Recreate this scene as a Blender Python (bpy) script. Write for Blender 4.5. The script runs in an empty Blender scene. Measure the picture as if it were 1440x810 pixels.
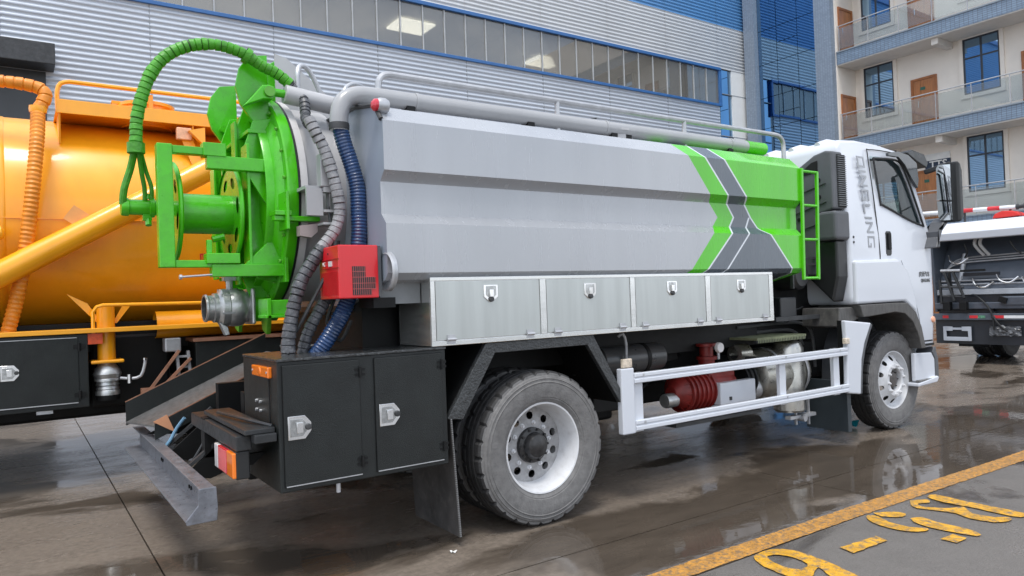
import bpy, bmesh, math, random
from mathutils import Vector, Matrix
random.seed(7)
S = bpy.context.scene
COL = S.collection
# ------------------------------------------------------------------ camera
YAW, PITCH, ROLL = math.radians(55.6), math.radians(.78), math.radians(-2.1)
d = Vector((math.cos(YAW)*math.cos(PITCH), math.sin(YAW)*math.cos(PITCH), math.sin(PITCH)))
r = Vector((math.sin(YAW), -math.cos(YAW), 0)); u = r.cross(d)
r2 = math.cos(ROLL)*r + math.sin(ROLL)*u; u2 = -math.sin(ROLL)*r + math.cos(ROLL)*u
cd = bpy.data.cameras.new('camera'); cam = bpy.data.objects.new('camera', cd); COL.objects.link(cam)
cam.matrix_world = Matrix(((r2.x, u2.x, -d.x, -2.8655), (r2.y, u2.y, -d.y, -3.8557), (r2.z, u2.z, -d.z, 1.51), (0, 0, 0, 1)))
cd.sensor_width = 36; cd.lens = 25.5; cd.clip_start = .05; cd.clip_end = 2000
S.camera = cam
S.render.resolution_x, S.render.resolution_y = 1024, 576
# ------------------------------------------------------------------ world: bright, broken cloud over a blue sky
SUN_EL, SUN_AZ = math.radians(70), math.radians(225)      # azimuth of the sun measured from +X towards +Y
w = bpy.data.worlds.new('World'); S.world = w; w.use_nodes = True
nt = w.node_tree; nt.nodes.clear()
def nd(nt, t, **k):
    n = nt.nodes.new(t)
    for a, b in k.items(): setattr(n, a, b)
    return n
sky = nd(nt, 'ShaderNodeTexSky', sky_type='NISHITA', sun_disc=False, sun_elevation=SUN_EL, sun_rotation=math.pi/2 - SUN_AZ)
sky.air_density = 1.0; sky.dust_density = 2.0
tc = nd(nt, 'ShaderNodeTexCoord'); mp = nd(nt, 'ShaderNodeMapping'); mp.inputs['Scale'].default_value = (1, 1, 2.2)
nz = nd(nt, 'ShaderNodeTexNoise'); nz.inputs['Scale'].default_value = 2.2; nz.inputs['Detail'].default_value = 7; nz.inputs['Roughness'].default_value = .55
rmp = nd(nt, 'ShaderNodeValToRGB'); rmp.color_ramp.elements[0].position = .36; rmp.color_ramp.elements[1].position = .56
mix = nd(nt, 'ShaderNodeMix', data_type='RGBA'); mix.inputs['B'].default_value = (7.6, 8.0, 8.6, 1)
bg = nd(nt, 'ShaderNodeBackground'); bg.inputs['Strength'].default_value = .13
out = nd(nt, 'ShaderNodeOutputWorld')
L = nt.links.new
L(tc.outputs['Generated'], mp.inputs['Vector']); L(mp.outputs[0], nz.inputs['Vector']); L(nz.outputs[0], rmp.inputs[0])
L(rmp.outputs[0], mix.inputs['Factor']); L(sky.outputs[0], mix.inputs['A']); L(mix.outputs['Result'], bg.inputs[0]); L(bg.outputs[0], out.inputs[0])
sl = bpy.data.lights.new('sun', 'SUN'); sl.energy = 1.5; sl.angle = math.radians(18); sl.color = (1, .96, .9)
so = bpy.data.objects.new('sun', sl); COL.objects.link(so)
sd = Vector((math.cos(SUN_EL)*math.cos(SUN_AZ), math.cos(SUN_EL)*math.sin(SUN_AZ), math.sin(SUN_EL)))
so.rotation_euler = sd.to_track_quat('Z', 'Y').to_euler(); so.location = (-8, -8, 14)
S.view_settings.view_transform = 'Standard'; S.view_settings.look = 'None'; S.view_settings.exposure = 0.75; S.view_settings.gamma = 1
# ------------------------------------------------------------------ materials
MATS = {}
def M(name, col, rough=.5, metal=0., var=.12, vs=3., bump=0., bs=60., coat=0., dirt=0., rvar=.1, spec=.5, dcol=(.16, .14, .12), stretch=None, dmin=.5):
    """Painted / metal / rubber surface with uneven tone, grime patches and fine relief."""
    if name in MATS: return MATS[name]
    m = bpy.data.materials.new(name); m.use_nodes = True; t = m.node_tree; b = t.nodes['Principled BSDF']; l = t.links.new
    g = nd(t, 'ShaderNodeNewGeometry'); mp = nd(t, 'ShaderNodeMapping'); l(g.outputs['Position'], mp.inputs['Vector'])
    if stretch: mp.inputs['Scale'].default_value = stretch
    n = nd(t, 'ShaderNodeTexNoise'); n.inputs['Scale'].default_value = vs; n.inputs['Detail'].default_value = 6; n.inputs['Roughness'].default_value = .6
    l(mp.outputs[0], n.inputs['Vector'])
    mr = nd(t, 'ShaderNodeMapRange'); mr.inputs['From Min'].default_value = .3; mr.inputs['From Max'].default_value = .7
    mr.inputs['To Min'].default_value = 1 - var; mr.inputs['To Max'].default_value = 1 + var; l(n.outputs[0], mr.inputs['Value'])
    mu = nd(t, 'ShaderNodeMix', data_type='RGBA', blend_type='MULTIPLY'); mu.inputs['Factor'].default_value = 1
    mu.inputs['A'].default_value = (*col, 1); l(mr.outputs[0], mu.inputs['B']); c = mu.outputs['Result']
    if dirt > 0:
        n2 = nd(t, 'ShaderNodeTexNoise'); n2.inputs['Scale'].default_value = vs*2.3; n2.inputs['Detail'].default_value = 9; n2.inputs['Roughness'].default_value = .72
        l(mp.outputs[0], n2.inputs['Vector'])
        r_ = nd(t, 'ShaderNodeMapRange'); r_.inputs['From Min'].default_value = dmin; r_.inputs['From Max'].default_value = dmin+.28 if dmin >= .5 else dmin+.16; r_.inputs['To Max'].default_value = dirt
        l(n2.outputs[0], r_.inputs['Value'])
        mx = nd(t, 'ShaderNodeMix', data_type='RGBA'); l(r_.outputs[0], mx.inputs['Factor']); l(c, mx.inputs['A']); mx.inputs['B'].default_value = (*dcol, 1); c = mx.outputs['Result']
    l(c, b.inputs['Base Color'])
    rr = nd(t, 'ShaderNodeMapRange'); rr.inputs['To Min'].default_value = max(.02, rough - rvar); rr.inputs['To Max'].default_value = min(1, rough + rvar)
    n3 = nd(t, 'ShaderNodeTexNoise'); n3.inputs['Scale'].default_value = vs*4; n3.inputs['Detail'].default_value = 5; l(mp.outputs[0], n3.inputs['Vector']); l(n3.outputs[0], rr.inputs['Value'])
    l(rr.outputs[0], b.inputs['Roughness'])
    b.inputs['Metallic'].default_value = metal; b.inputs['Coat Weight'].default_value = coat; b.inputs['Coat Roughness'].default_value = .06
    b.inputs['Specular IOR Level'].default_value = spec
    if bump > 0:
        n4 = nd(t, 'ShaderNodeTexNoise'); n4.inputs['Scale'].default_value = bs; n4.inputs['Detail'].default_value = 4; l(mp.outputs[0], n4.inputs['Vector'])
        bp = nd(t, 'ShaderNodeBump'); bp.inputs['Strength'].default_value = bump; bp.inputs['Distance'].default_value = .01; l(n4.outputs[0], bp.inputs['Height']); l(bp.outputs[0], b.inputs['Normal'])
    MATS[name] = m; return m
def glass(name, tint, refl=.06, opac=.0, ocol=(.02, .03, .03), rough=.01):
    m = bpy.data.materials.new(name); m.use_nodes = True; t = m.node_tree; t.nodes.clear(); l = t.links.new
    o = nd(t, 'ShaderNodeOutputMaterial'); tr = nd(t, 'ShaderNodeBsdfTransparent'); tr.inputs[0].default_value = (*tint, 1)
    gl = nd(t, 'ShaderNodeBsdfGlossy'); gl.inputs['Roughness'].default_value = rough
    df = nd(t, 'ShaderNodeBsdfDiffuse'); df.inputs[0].default_value = (*ocol, 1)
    m1 = nd(t, 'ShaderNodeMixShader'); m1.inputs[0].default_value = opac; l(tr.outputs[0], m1.inputs[1]); l(df.outputs[0], m1.inputs[2])
    fr = nd(t, 'ShaderNodeFresnel'); fr.inputs[0].default_value = 1.5
    ad = nd(t, 'ShaderNodeMath', operation='ADD'); ad.use_clamp = True; l(fr.outputs[0], ad.inputs[0]); ad.inputs[1].default_value = refl
    m2 = nd(t, 'ShaderNodeMixShader'); l(ad.outputs[0], m2.inputs[0]); l(m1.outputs[0], m2.inputs[1]); l(gl.outputs[0], m2.inputs[2]); l(m2.outputs[0], o.inputs[0])
    MATS[name] = m; return m
def emit(name, col, s):
    m = bpy.data.materials.new(name); m.use_nodes = True; b = m.node_tree.nodes['Principled BSDF']
    b.inputs['Base Color'].default_value = (*col, 1); b.inputs['Emission Color'].default_value = (*col, 1); b.inputs['Emission Strength'].default_value = s
    MATS[name] = m; return m

white = M('white paint', (.60, .63, .685), .26, var=.025, vs=1.5, coat=.3, rvar=.02)
silver = M('light grey tank paint', (.37, .385, .41), .26, metal=.2, var=.05, vs=1.6, coat=.5, dirt=.12, dcol=(.25, .25, .245), rvar=.08, stretch=(2.2, 2.2, .3), bump=.035, bs=2.0)
greypaint = M('mid grey paint', (.40, .40, .41), .38, var=.08, dirt=.12, coat=.2)
pipegrey = M('pipe grey paint', (.33, .335, .345), .33, var=.06, dirt=.1, coat=.3)
slate = M('slate grey paint', (.07, .09, .115), .28, var=.08, vs=1.6, coat=.5, stretch=(2.2, 2.2, .3), bump=.035, bs=2.0)
green = M('green paint', (.058, .44, .002), .32, var=.16, vs=5, coat=.2, dirt=.4, dcol=(.03, .19, .006), rvar=.14, bump=.12, bs=35)
greenpanel = M('green panel paint', (.075, .48, .002), .28, var=.07, vs=1.6, coat=.3, dirt=.12, dcol=(.05, .25, .01), stretch=(2.2, 2.2, .3), bump=.035, bs=2.0)
greenhose = M('green painted wrap', (.06, .30, .015), .42, var=.3, vs=14, dirt=.35, dcol=(.02, .1, .01), bump=.5, bs=40)
orange = M('orange paint', (.90, .38, .009), .32, var=.08, vs=1.3, coat=.35, dirt=.22, dcol=(.50, .13, .01), stretch=(1.5, 1.5, .5), bump=.06, bs=2.5)
orangeh = M('orange painted wrap', (.72, .24, .015), .45, var=.2, vs=12, dirt=.3, dcol=(.4, .14, .01))
copper = M('orange edged dusty steel', (.30, .145, .09), .5, var=.25, vs=9, dirt=.4, dcol=(.2, .17, .15))
black = M('black textured paint', (.010, .0125, .0125), .36, var=.3, vs=5, bump=.4, bs=230, dirt=.25, dcol=(.03, .034, .034), spec=.4)
blackw = M('wet black steel', (.02, .022, .024), .38, var=.25, vs=8, bump=.06, bs=90, dirt=.25, dcol=(.06, .06, .062), rvar=.15)
darksteel = M('dusty dark steel', (.035, .037, .04), .5, var=.35, vs=10, dirt=.4, dcol=(.1, .095, .09))
deepblack = M('chassis black', (.005, .0055, .006), .55, var=.3, vs=8, dirt=.2, dcol=(.014, .014, .014), spec=.3)
rubber = M('tyre rubber', (.022, .022, .023), .7, var=.25, vs=14, bump=.2, bs=90, dirt=.5, dcol=(.09, .085, .08))
sidewall = M('dusty tyre sidewall', (.15, .147, .145), .75, var=.22, vs=18, bump=.3, bs=70, dirt=.45, dcol=(.055, .054, .053))
flaprub = M('mud flap rubber', (.05, .048, .048), .5, var=.4, vs=7, dirt=.6, dcol=(.15, .14, .135))
steel = M('stainless steel', (.70, .71, .70), .22, metal=.9, var=.07, vs=2, dirt=.08, rvar=.1, stretch=(1, 1, 5))
galv = M('galvanised steel', (.45, .46, .48), .38, metal=.45, var=.15, vs=12, dirt=.25, dcol=(.2, .2, .2))
chrome = M('polished chrome', (.8, .8, .8), .12, metal=1, var=.05)
alloy = M('cast aluminium', (.50, .51, .51), .36, metal=.8, var=.18, vs=16, bump=.2, bs=90, dirt=.25)
rimwhite = M('white rim paint', (.62, .63, .65), .35, var=.08, vs=8, dirt=.35, dcol=(.28, .25, .22), coat=.2)
rimdirty = M('dusty rim paint', (.34, .34, .345), .5, var=.25, vs=14, dirt=.6, dcol=(.14, .12, .105))
dgplastic = M('dark grey plastic', (.085, .09, .10), .45, var=.1, vs=6, bump=.12, bs=200)
blplastic = M('black plastic', (.014, .015, .016), .4, var=.15)
red = M('red plastic', (.62, .012, .02), .32, var=.08, coat=.3)
redlens = M('red lens', (.55, .02, .04), .15, var=.05, coat=.6)
amber = M('amber lens', (.85, .20, .015), .2, var=.1, coat=.6)
clearlens = M('pale lens', (.7, .68, .68), .15, var=.05, coat=.5)
redcast = M('red cast iron', (.20, .016, .013), .42, var=.3, vs=14, dirt=.45, dcol=(.1, .02, .02))
bluehose = M('blue ribbed hose', (.012, .042, .125), .34, var=.35, vs=9, dirt=.35, dcol=(.06, .075, .10), coat=.2)
greyhose = M('grey wrapped hose', (.25, .25, .26), .5, var=.3, vs=16, dirt=.55, dcol=(.09, .09, .1), bump=.5, bs=45)
darkhose = M('dark wrapped hose', (.06, .063, .07), .38, var=.4, vs=15, dirt=.6, dcol=(.28, .28, .3), bump=.5, bs=45)
greenhose_gap = M('green wrap gap', (.008, .03, .004), .6)
greyhose_gap = darkhose_gap = M('hose tie black', (.012, .012, .013), .5)
orangeh_gap = M('orange wrap gap', (.30, .09, .01), .6)
letter = M('grey lettering', (.30, .315, .34), .35, var=.1)
darkletter = M('dark lettering', (.10, .105, .11), .4, var=.1)
redletter = M('red lettering', (.55, .02, .01), .45, var=.1)
whiteletter = M('white lettering', (.75, .75, .73), .5)
paleyellow = M('worn yellow line paint', (.52, .25, .045), .35, var=.35, vs=16, dirt=1.0, dcol=(.15, .115, .085), bump=.8, bs=90, rvar=.3, dmin=.46)
yellow = M('yellow ground paint', (.64, .33, .02), .38, var=.35, vs=11, dirt=1.0, dcol=(.14, .125, .11), bump=.8, bs=100, rvar=.25, dmin=.485)
siding = M('silver siding', (.52, .56, .62), .38, metal=.2, var=.05, vs=.5, dirt=.05, dcol=(.35, .35, .35))
sidingw = M('white siding', (.56, .58, .60), .4, metal=.15, var=.05, vs=.5, dirt=.05, dcol=(.4, .4, .4))
sidingb = M('blue siding', (.09, .25, .50), .38, metal=.1, var=.06, vs=.5)
bluetrim = M('blue flashing', (.035, .135, .36), .4, var=.08, dirt=.15, dcol=(.02, .05, .12))
beige = M('beige wall render', (.82, .755, .68), .75, var=.05, vs=.8, bump=.1, bs=30, dirt=.12, dcol=(.42, .37, .33))
tile = M('grey blue tile', (.20, .27, .35), .35, var=.2, vs=2, dirt=.1)
grout = M('tile grout', (.10, .12, .15), .7, var=.1)
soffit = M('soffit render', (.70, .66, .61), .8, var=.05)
wood = M('brown door veneer', (.40, .15, .045), .4, var=.25, vs=5, stretch=(1, 3, .4), coat=.2)
woodf = M('brown door frame', (.34, .12, .035), .4, var=.2, vs=4)
winframe = M('dark window frame', (.03, .035, .045), .4, var=.1)
towerglass = M('blue tower glass', (.19, .33, .50), .03, metal=1., var=.08, vs=.25, spec=1.0, rvar=.01)
offglass = M('office window glass', (.26, .40, .55), .02, metal=1., var=.08, vs=.6, rvar=.01)
bandglass = glass('band window glass', (.62, .62, .58), .10, .5, (.30, .285, .25))
cabglass = glass('cab window glass', (.55, .66, .66), .03)
railglass = glass('balustrade glass', (.86, .89, .88), .03, .12, (.6, .62, .62))
mirror = M('mirror glass', (.55, .57, .58), .02, metal=1, var=.02, rvar=.01)
lampglow = emit('fluorescent diffuser', (1, .97, .9), 5.0)
ceil = M('hall ceiling', (.36, .35, .31), .8)
truckgrey = M('compactor grey paint', (.075, .09, .115), .32, var=.15, vs=3, dirt=.2, dcol=(.14, .14, .15), coat=.3)
plastictarp = M('crumpled film', (.10, .105, .115), .3, var=.5, vs=20, bump=.8, bs=30)
teal = M('teal film', (.01, .28, .36), .3, var=.4, vs=25)

# ground: wet concrete with standing water, damp asphalt
def wetground(name, dry, wet, thr, rdry, rwet, bscale, bstr, streak, grain, pool=False):
    m = bpy.data.materials.new(name); m.use_nodes = True; t = m.node_tree; b = t.nodes['Principled BSDF']; l = t.links.new
    g = nd(t, 'ShaderNodeNewGeometry')
    def noise(sc, det=6, ro=.6, stretch=(1, 1, 1), dist=0):
        mp = nd(t, 'ShaderNodeMapping'); mp.inputs['Scale'].default_value = stretch; l(g.outputs['Position'], mp.inputs['Vector'])
        n = nd(t, 'ShaderNodeTexNoise'); n.inputs['Scale'].default_value = sc; n.inputs['Detail'].default_value = det; n.inputs['Roughness'].default_value = ro; n.inputs['Distortion'].default_value = dist
        l(mp.outputs[0], n.inputs['Vector']); return n.outputs[0]
    def mr(v, a, b_, c, d_, sm=False):
        n = nd(t, 'ShaderNodeMapRange'); n.inputs['From Min'].default_value = a; n.inputs['From Max'].default_value = b_; n.inputs['To Min'].default_value = c; n.inputs['To Max'].default_value = d_
        if sm: n.interpolation_type = 'SMOOTHSTEP'
        l(v, n.inputs['Value']); return n.outputs[0]
    def mixc(f, a, b_):
        n = nd(t, 'ShaderNodeMix', data_type='RGBA'); l(f, n.inputs['Factor'])
        for k, v in (('A', a), ('B', b_)):
            if isinstance(v, tuple): n.inputs[k].default_value = (*v, 1)
            else: l(v, n.inputs[k])
        return n.outputs['Result']
    big = noise(.55, 5, .55, (1, 1.7, 1), .4)
    if pool:   # low strip along the yellow line where water stands
        sp = nd(t, 'ShaderNodeSeparateXYZ'); l(g.outputs['Position'], sp.inputs[0])
        low = nd(t, 'ShaderNodeMath', operation='MULTIPLY'); l(mr(sp.outputs[1], .55, -.35, 0, 1, True), low.inputs[0]); l(mr(sp.outputs[0], -1.2, .6, 0, 1, True), low.inputs[1])
        ad = nd(t, 'ShaderNodeMath', operation='MULTIPLY_ADD'); l(low.outputs[0], ad.inputs[0]); ad.inputs[1].default_value = .16; l(big, ad.inputs[2]); big = ad.outputs[0]
    pud = mr(big, thr, thr + .09, 0, 1, True)
    st = noise(2.2, 7, .65, streak)
    cdry = mixc(mr(st, .35, .7, 0, 1), dry, tuple(x*.62 for x in dry))
    gr = noise(grain, 3, .7)
    cdry = mixc(mr(gr, .35, .75, 0, .7), cdry, tuple(x*1.5 for x in dry))
    cwet = mixc(mr(st, .3, .7, 0, 1), wet, tuple(x*.6 for x in wet))
    l(mixc(pud, cdry, cwet), b.inputs['Base Color'])
    rd = mr(st, .3, .7, rdry - .14, rdry + .12)
    n = nd(t, 'ShaderNodeMix', data_type='FLOAT'); l(pud, n.inputs['Factor']); l(rd, n.inputs['A']); n.inputs['B'].default_value = rwet; l(n.outputs['Result'], b.inputs['Roughness'])
    b.inputs['IOR'].default_value = 1.4
    bn = noise(bscale, 5, .65); inv = nd(t, 'ShaderNodeMath', operation='MULTIPLY_ADD'); l(pud, inv.inputs[0]); inv.inputs[1].default_value = -bstr*.97; inv.inputs[2].default_value = bstr
    bp = nd(t, 'ShaderNodeBump'); bp.inputs['Distance'].default_value = .004; l(bn, bp.inputs['Height']); l(inv.outputs[0], bp.inputs['Strength'])
    # faint ripples everywhere on the film
    rp = noise(9, 2, .5, (1, 2.2, 1)); bp2 = nd(t, 'ShaderNodeBump'); bp2.inputs['Strength'].default_value = .06; bp2.inputs['Distance'].default_value = .01; l(rp, bp2.inputs['Height']); l(bp.outputs[0], bp2.inputs['Normal'])
    l(bp2.outputs[0], b.inputs['Normal'])
    return m
concrete = wetground('wet concrete', (.172, .143, .117), (.092, .074, .058), .505, .23, .04, 55, .28, (.65, 1.9, 1), 24, True)
asphalt = wetground('damp asphalt', (.150, .138, .128), (.075, .064, .055), .515, .36, .04, 95, 1.5, (1, 1, 1), 75)
jointdark = M('grimy sub-base', (.055, .045, .036), .75, var=.3, vs=2)

# ------------------------------------------------------------------ mesh helpers
ORG = {}
def V(*a): return Vector(a if len(a) > 1 else a[0])
class MB:
    def __init__(s): s.v = []; s.f = []; s.m = []
    def poly(s, pts, mi=0):
        k = len(s.v); s.v += [V(p) for p in pts]; s.f.append(list(range(k, k+len(pts)))); s.m.append(mi); return s
    def mesh(s, vs, fs, mi=0):
        k = len(s.v); s.v += [V(p) for p in vs]; s.f += [[i+k for i in f] for f in fs]; s.m += [mi]*len(fs); return s
    def box(s, x0, x1, y0, y1, z0, z1, mi=0):
        vs = [(x, y, z) for x in (x0, x1) for y in (y0, y1) for z in (z0, z1)]
        return s.mesh(vs, [(0, 1, 3, 2), (4, 6, 7, 5), (0, 4, 5, 1), (2, 3, 7, 6), (0, 2, 6, 4), (1, 5, 7, 3)], mi)
    def bar(s, p0, p1, w, h, up=(0, 0, 1), mi=0):
        p0, p1 = V(p0), V(p1); a = (p1-p0).normalized(); b = a.cross(V(up))
        if b.length < 1e-4: b = a.cross(V(0, 1, 0))
        b.normalize(); c = b.cross(a); vs = []
        for p in (p0, p1):
            for i, j in ((-1, -1), (1, -1), (1, 1), (-1, 1)): vs.append(p + b*(w/2*i) + c*(h/2*j))
        return s.mesh(vs, [(3, 2, 1, 0), (4, 5, 6, 7), (0, 1, 5, 4), (1, 2, 6, 5), (2, 3, 7, 6), (3, 0, 4, 7)], mi)
    def tube(s, path, rad, n=10, caps=True, closed=False, mi=0):
        P = [V(p) for p in path]; N = len(P); R = rad if isinstance(rad, (list, tuple)) else [rad]*N
        T = []
        for i in range(N):
            a = P[(i-1) % N] if (closed or i > 0) else P[i]; b = P[(i+1) % N] if (closed or i < N-1) else P[i]
            T.append((b-a).normalized())
        x = T[0].orthogonal().normalized(); vs = []; fs = []
        for i in range(N):
            x = (x - T[i]*x.dot(T[i])).normalized(); y = T[i].cross(x)
            for k in range(n):
                t = 2*math.pi*k/n; vs.append(P[i] + (x*math.cos(t) + y*math.sin(t))*R[i])
        for i in range(N if closed else N-1):
            j = (i+1) % N
            for k in range(n): fs.append((i*n+k, i*n+(k+1) % n, j*n+(k+1) % n, j*n+k))
        if caps and not closed: fs.append(tuple(range(n-1, -1, -1))); fs.append(tuple(range((N-1)*n, N*n)))
        return s.mesh(vs, fs, mi)
    def cyl(s, p0, p1, rad, n=16, mi=0): return s.tube([p0, p1], rad, n, mi=mi)
    def lathe(s, o, ax, prof, n=32, mi=0, caps=False, a0=0, a1=2*math.pi):
        """prof: (radius, distance along ax)."""
        o = V(o); ax = V(ax).normalized(); x = ax.cross(V(0, 0, 1))
        if x.length < 1e-3: x = V(1, 0, 0)
        x.normalize(); y = ax.cross(x); vs = []; fs = []; full = abs(a1-a0-2*math.pi) < 1e-6
        m = n if full else n+1
        for (rr, t) in prof:
            for k in range(m):
                a = a0+(a1-a0)*k/n; vs.append(o + ax*t + (x*math.cos(a) + y*math.sin(a))*rr)
        for i in range(len(prof)-1):
            for k in range(n):
                k2 = (k+1) % m; fs.append((i*m+k, i*m+k2, (i+1)*m+k2, (i+1)*m+k))
        if caps: fs.append(tuple(range(m))); fs.append(tuple(range((len(prof)-1)*m, len(prof)*m)))
        return s.mesh(vs, fs, mi)
    def prism(s, pts, plane, a0, a1, mi=0):
        f = {'xz': lambda p, a: (p[0], a, p[1]), 'xy': lambda p, a: (p[0], p[1], a), 'yz': lambda p, a: (a, p[0], p[1])}[plane]
        n = len(pts); vs = [f(p, a0) for p in pts] + [f(p, a1) for p in pts]
        return s.mesh(vs, [tuple(range(n)), tuple(range(2*n-1, n-1, -1))] + [(i, i+n, (i+1) % n+n, (i+1) % n) for i in range(n)], mi)
    def build(s, name, mat, parent=None, smooth=35, bevel=0., seg=2, label=None, kind=None):
        c = V(0, 0, 0)
        lo = V([min(p[i] for p in s.v) for i in range(3)]); hi = V([max(p[i] for p in s.v) for i in range(3)])
        c = (lo+hi)/2
        me = bpy.data.meshes.new(name); me.from_pydata([p-c for p in s.v], [], s.f)
        for q in (mat if isinstance(mat, (list, tuple)) else [mat]): me.materials.append(q)
        for p, i in zip(me.polygons, s.m): p.material_index = i
        bm = bmesh.new(); bm.from_mesh(me); bmesh.ops.remove_doubles(bm, verts=bm.verts, dist=1e-5); bmesh.ops.recalc_face_normals(bm, faces=bm.faces); bm.to_mesh(me); bm.free()
        if smooth:
            me.shade_smooth(); me.set_sharp_from_angle(angle=math.radians(smooth))
        o = bpy.data.objects.new(name, me); COL.objects.link(o)
        place(o, c, parent)
        if bevel:
            md = o.modifiers.new('bevel', 'BEVEL'); md.width = bevel; md.segments = seg; md.limit_method = 'ANGLE'; md.angle_limit = math.radians(30); md.harden_normals = False
        if label: o['label'] = label
        if kind: o['kind'] = kind
        return o
def place(o, c, parent):
    ORG[o.name] = c.copy()
    if parent: o.parent = parent; o.location = c - ORG[parent.name]
    else: o.location = c
def empty(name, loc, label, cat, group=None):
    o = bpy.data.objects.new(name, None); COL.objects.link(o); o.empty_display_size = .3; place(o, V(loc), None)
    o['label'] = label; o['category'] = cat
    if group: o['group'] = group
    return o
def tag(o, label, cat, group=None):
    o['label'] = label; o['category'] = cat
    if group: o['group'] = group
    return o
def dup(o, off, parent):
    c = o.copy(); COL.objects.link(c); place(c, ORG[o.name] + V(off), parent); return c
def spline(pts, step=.02):
    P = [V(p) for p in pts]; P = [2*P[0]-P[1]] + P + [2*P[-1]-P[-2]]; out = []
    for i in range(1, len(P)-2):
        n = max(2, int((P[i+1]-P[i]).length/step))
        for k in range(n):
            t = k/n; a, b, c_, e = P[i-1], P[i], P[i+1], P[i+2]
            out.append(.5*((2*b) + (c_-a)*t + (2*a-5*b+4*c_-e)*t*t + (3*b-a-3*c_+e)*t**3))
    out.append(P[-2]); return out
def ribbed(pts, rad, pitch, amp, n=14, step=None, jit=0.):
    step = step or pitch/4; p = spline(pts, step); R = []; acc = 0
    for i, q in enumerate(p):
        if i: acc += (q-p[i-1]).length
        R.append(rad*(1 + amp*math.cos(2*math.pi*acc/pitch) + random.uniform(-jit, jit)))
    return MB().tube(p, R, n)
def wrapped(pts, rad, pitch, n=14, step=None):
    """Tape-wrapped bundle: overlapping turns, each ending in a small lip."""
    step = step or pitch/9; p = spline(pts, step); R = []; G_ = []; acc = 0; base = {}; gapk = {}
    for i, q in enumerate(p):
        if i: acc += (q-p[i-1]).length
        k = int(acc/pitch); base.setdefault(k, random.uniform(.95, 1.05)); fr = acc/pitch - k
        R.append(rad*base[k]*(.95 + .09*fr if fr > .12 else .86)); G_.append(fr <= .12 and gapk.setdefault(k, random.random() < .35))
    mb = MB().tube(p, R, n)
    for i in range(len(p)-1):
        if G_[i]:
            for k in range(n): mb.m[i*n+k] = 1
    return mb
def text(body, size, mat, name, mtx, parent, extrude=.0015, weight=0., sx=1., space=1.):
    cu = bpy.data.curves.new(name, 'FONT'); cu.body = body; cu.size = size; cu.extrude = extrude; cu.offset = weight; cu.space_character = space; cu.align_x = 'CENTER'; cu.align_y = 'CENTER'; cu.resolution_u = 3
    o = bpy.data.objects.new(name, cu); COL.objects.link(o)
    dg = bpy.context.evaluated_depsgraph_get(); me = bpy.data.meshes.new_from_object(o.evaluated_get(dg)); COL.objects.unlink(o); bpy.data.objects.remove(o)
    for v in me.vertices: v.co.x *= sx
    me.transform(mtx.to_3x3().to_4x4()); me.materials.clear(); me.materials.append(mat)
    ob = bpy.data.objects.new(name, me); COL.objects.link(ob); place(ob, mtx.to_translation(), parent); return ob
def frame(o, xa, ya):
    xa = V(xa).normalized(); ya = V(ya).normalized(); za = xa.cross(ya); o = V(o)
    return Matrix(((xa.x, ya.x, za.x, o.x), (xa.y, ya.y, za.y, o.y), (xa.z, ya.z, za.z, o.z), (0, 0, 0, 1)))
def struct(o): o['kind'] = 'structure'; return o
def arc(cx, cz, rad, a0, a1, n=8): return [(cx+rad*math.cos(math.radians(a0+(a1-a0)*i/n)), cz+rad*math.sin(math.radians(a0+(a1-a0)*i/n))) for i in range(n+1)]
# ------------------------------------------------------------------ ground
g = struct(MB().poly([(-400, -400, -.03), (400, -400, -.03), (400, 400, -.03), (-400, 400, -.03)]).build('ground', jointdark, smooth=0))
JX = [-2.2 + 4.35*k for k in range(-4, 8)]; JY = [-1.18, -.5, 4.05, 8.6, 13.2, 17.75]
for i in range(len(JX)-1):
    for j in range(len(JY)-1):
        e = .005
        MB().box(JX[i]+e, JX[i+1]-e, JY[j]+e, JY[j+1]-e, -.2, 0).build('concrete_slab', concrete, g, smooth=0)
a = struct(MB().box(-80, 80, -60, -1.183, -.2, 0.0).build('asphalt_lot', asphalt, smooth=0))
random.seed(3)
def worn(poly, z, name, mat, lab, grp=None, hole=None):
    """A painted mark as a thin sheet with a slightly broken outline."""
    def rough(p):
        o = []
        if len(p) > 5 and len(p) != 10 or name == 'painted_stroke' and len(p) > 4: p = [(q.x, q.y) for q in spline([V(x, y, 0) for x, y in p + p[:1]], .05)[:-1]]
        for i in range(len(p)):
            a_, b_ = V(*p[i], 0), V(*p[(i+1) % len(p)], 0); n = max(1, int((b_-a_).length/.03))
            for k in range(n): q = a_.lerp(b_, k/n); o.append((q.x+random.uniform(-.004, .004), q.y+random.uniform(-.004, .004)))
        return o
    bm = bmesh.new(); ed = []
    for loop in ([rough(poly)] + ([rough(hole)] if hole else [])):
        vs = [bm.verts.new((x, y, z)) for x, y in loop]
        ed += [bm.edges.new((vs[i], vs[(i+1) % len(vs)])) for i in range(len(vs))]
    bmesh.ops.triangle_fill(bm, use_beauty=True, edges=ed)
    bmesh.ops.recalc_face_normals(bm, faces=bm.faces)
    for f in bm.faces:
        if f.normal.z < 0: f.normal_flip()
    me = bpy.data.meshes.new(name); bm.to_mesh(me); bm.free(); me.materials.append(mat)
    o = bpy.data.objects.new(name, me); COL.objects.link(o); ORG[o.name] = V(0, 0, 0); struct(o)
    return o
worn([(-9, -1.02), (-.1, -1.02), (1.8, -1.03), (3.9, -1.08), (14, -1.15), (14, -1.30), (3.9, -1.235), (1.5, -1.18), (-.1, -1.17), (-9, -1.17)], .004, 'yellow_boundary_line', paleyellow, None)
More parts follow.
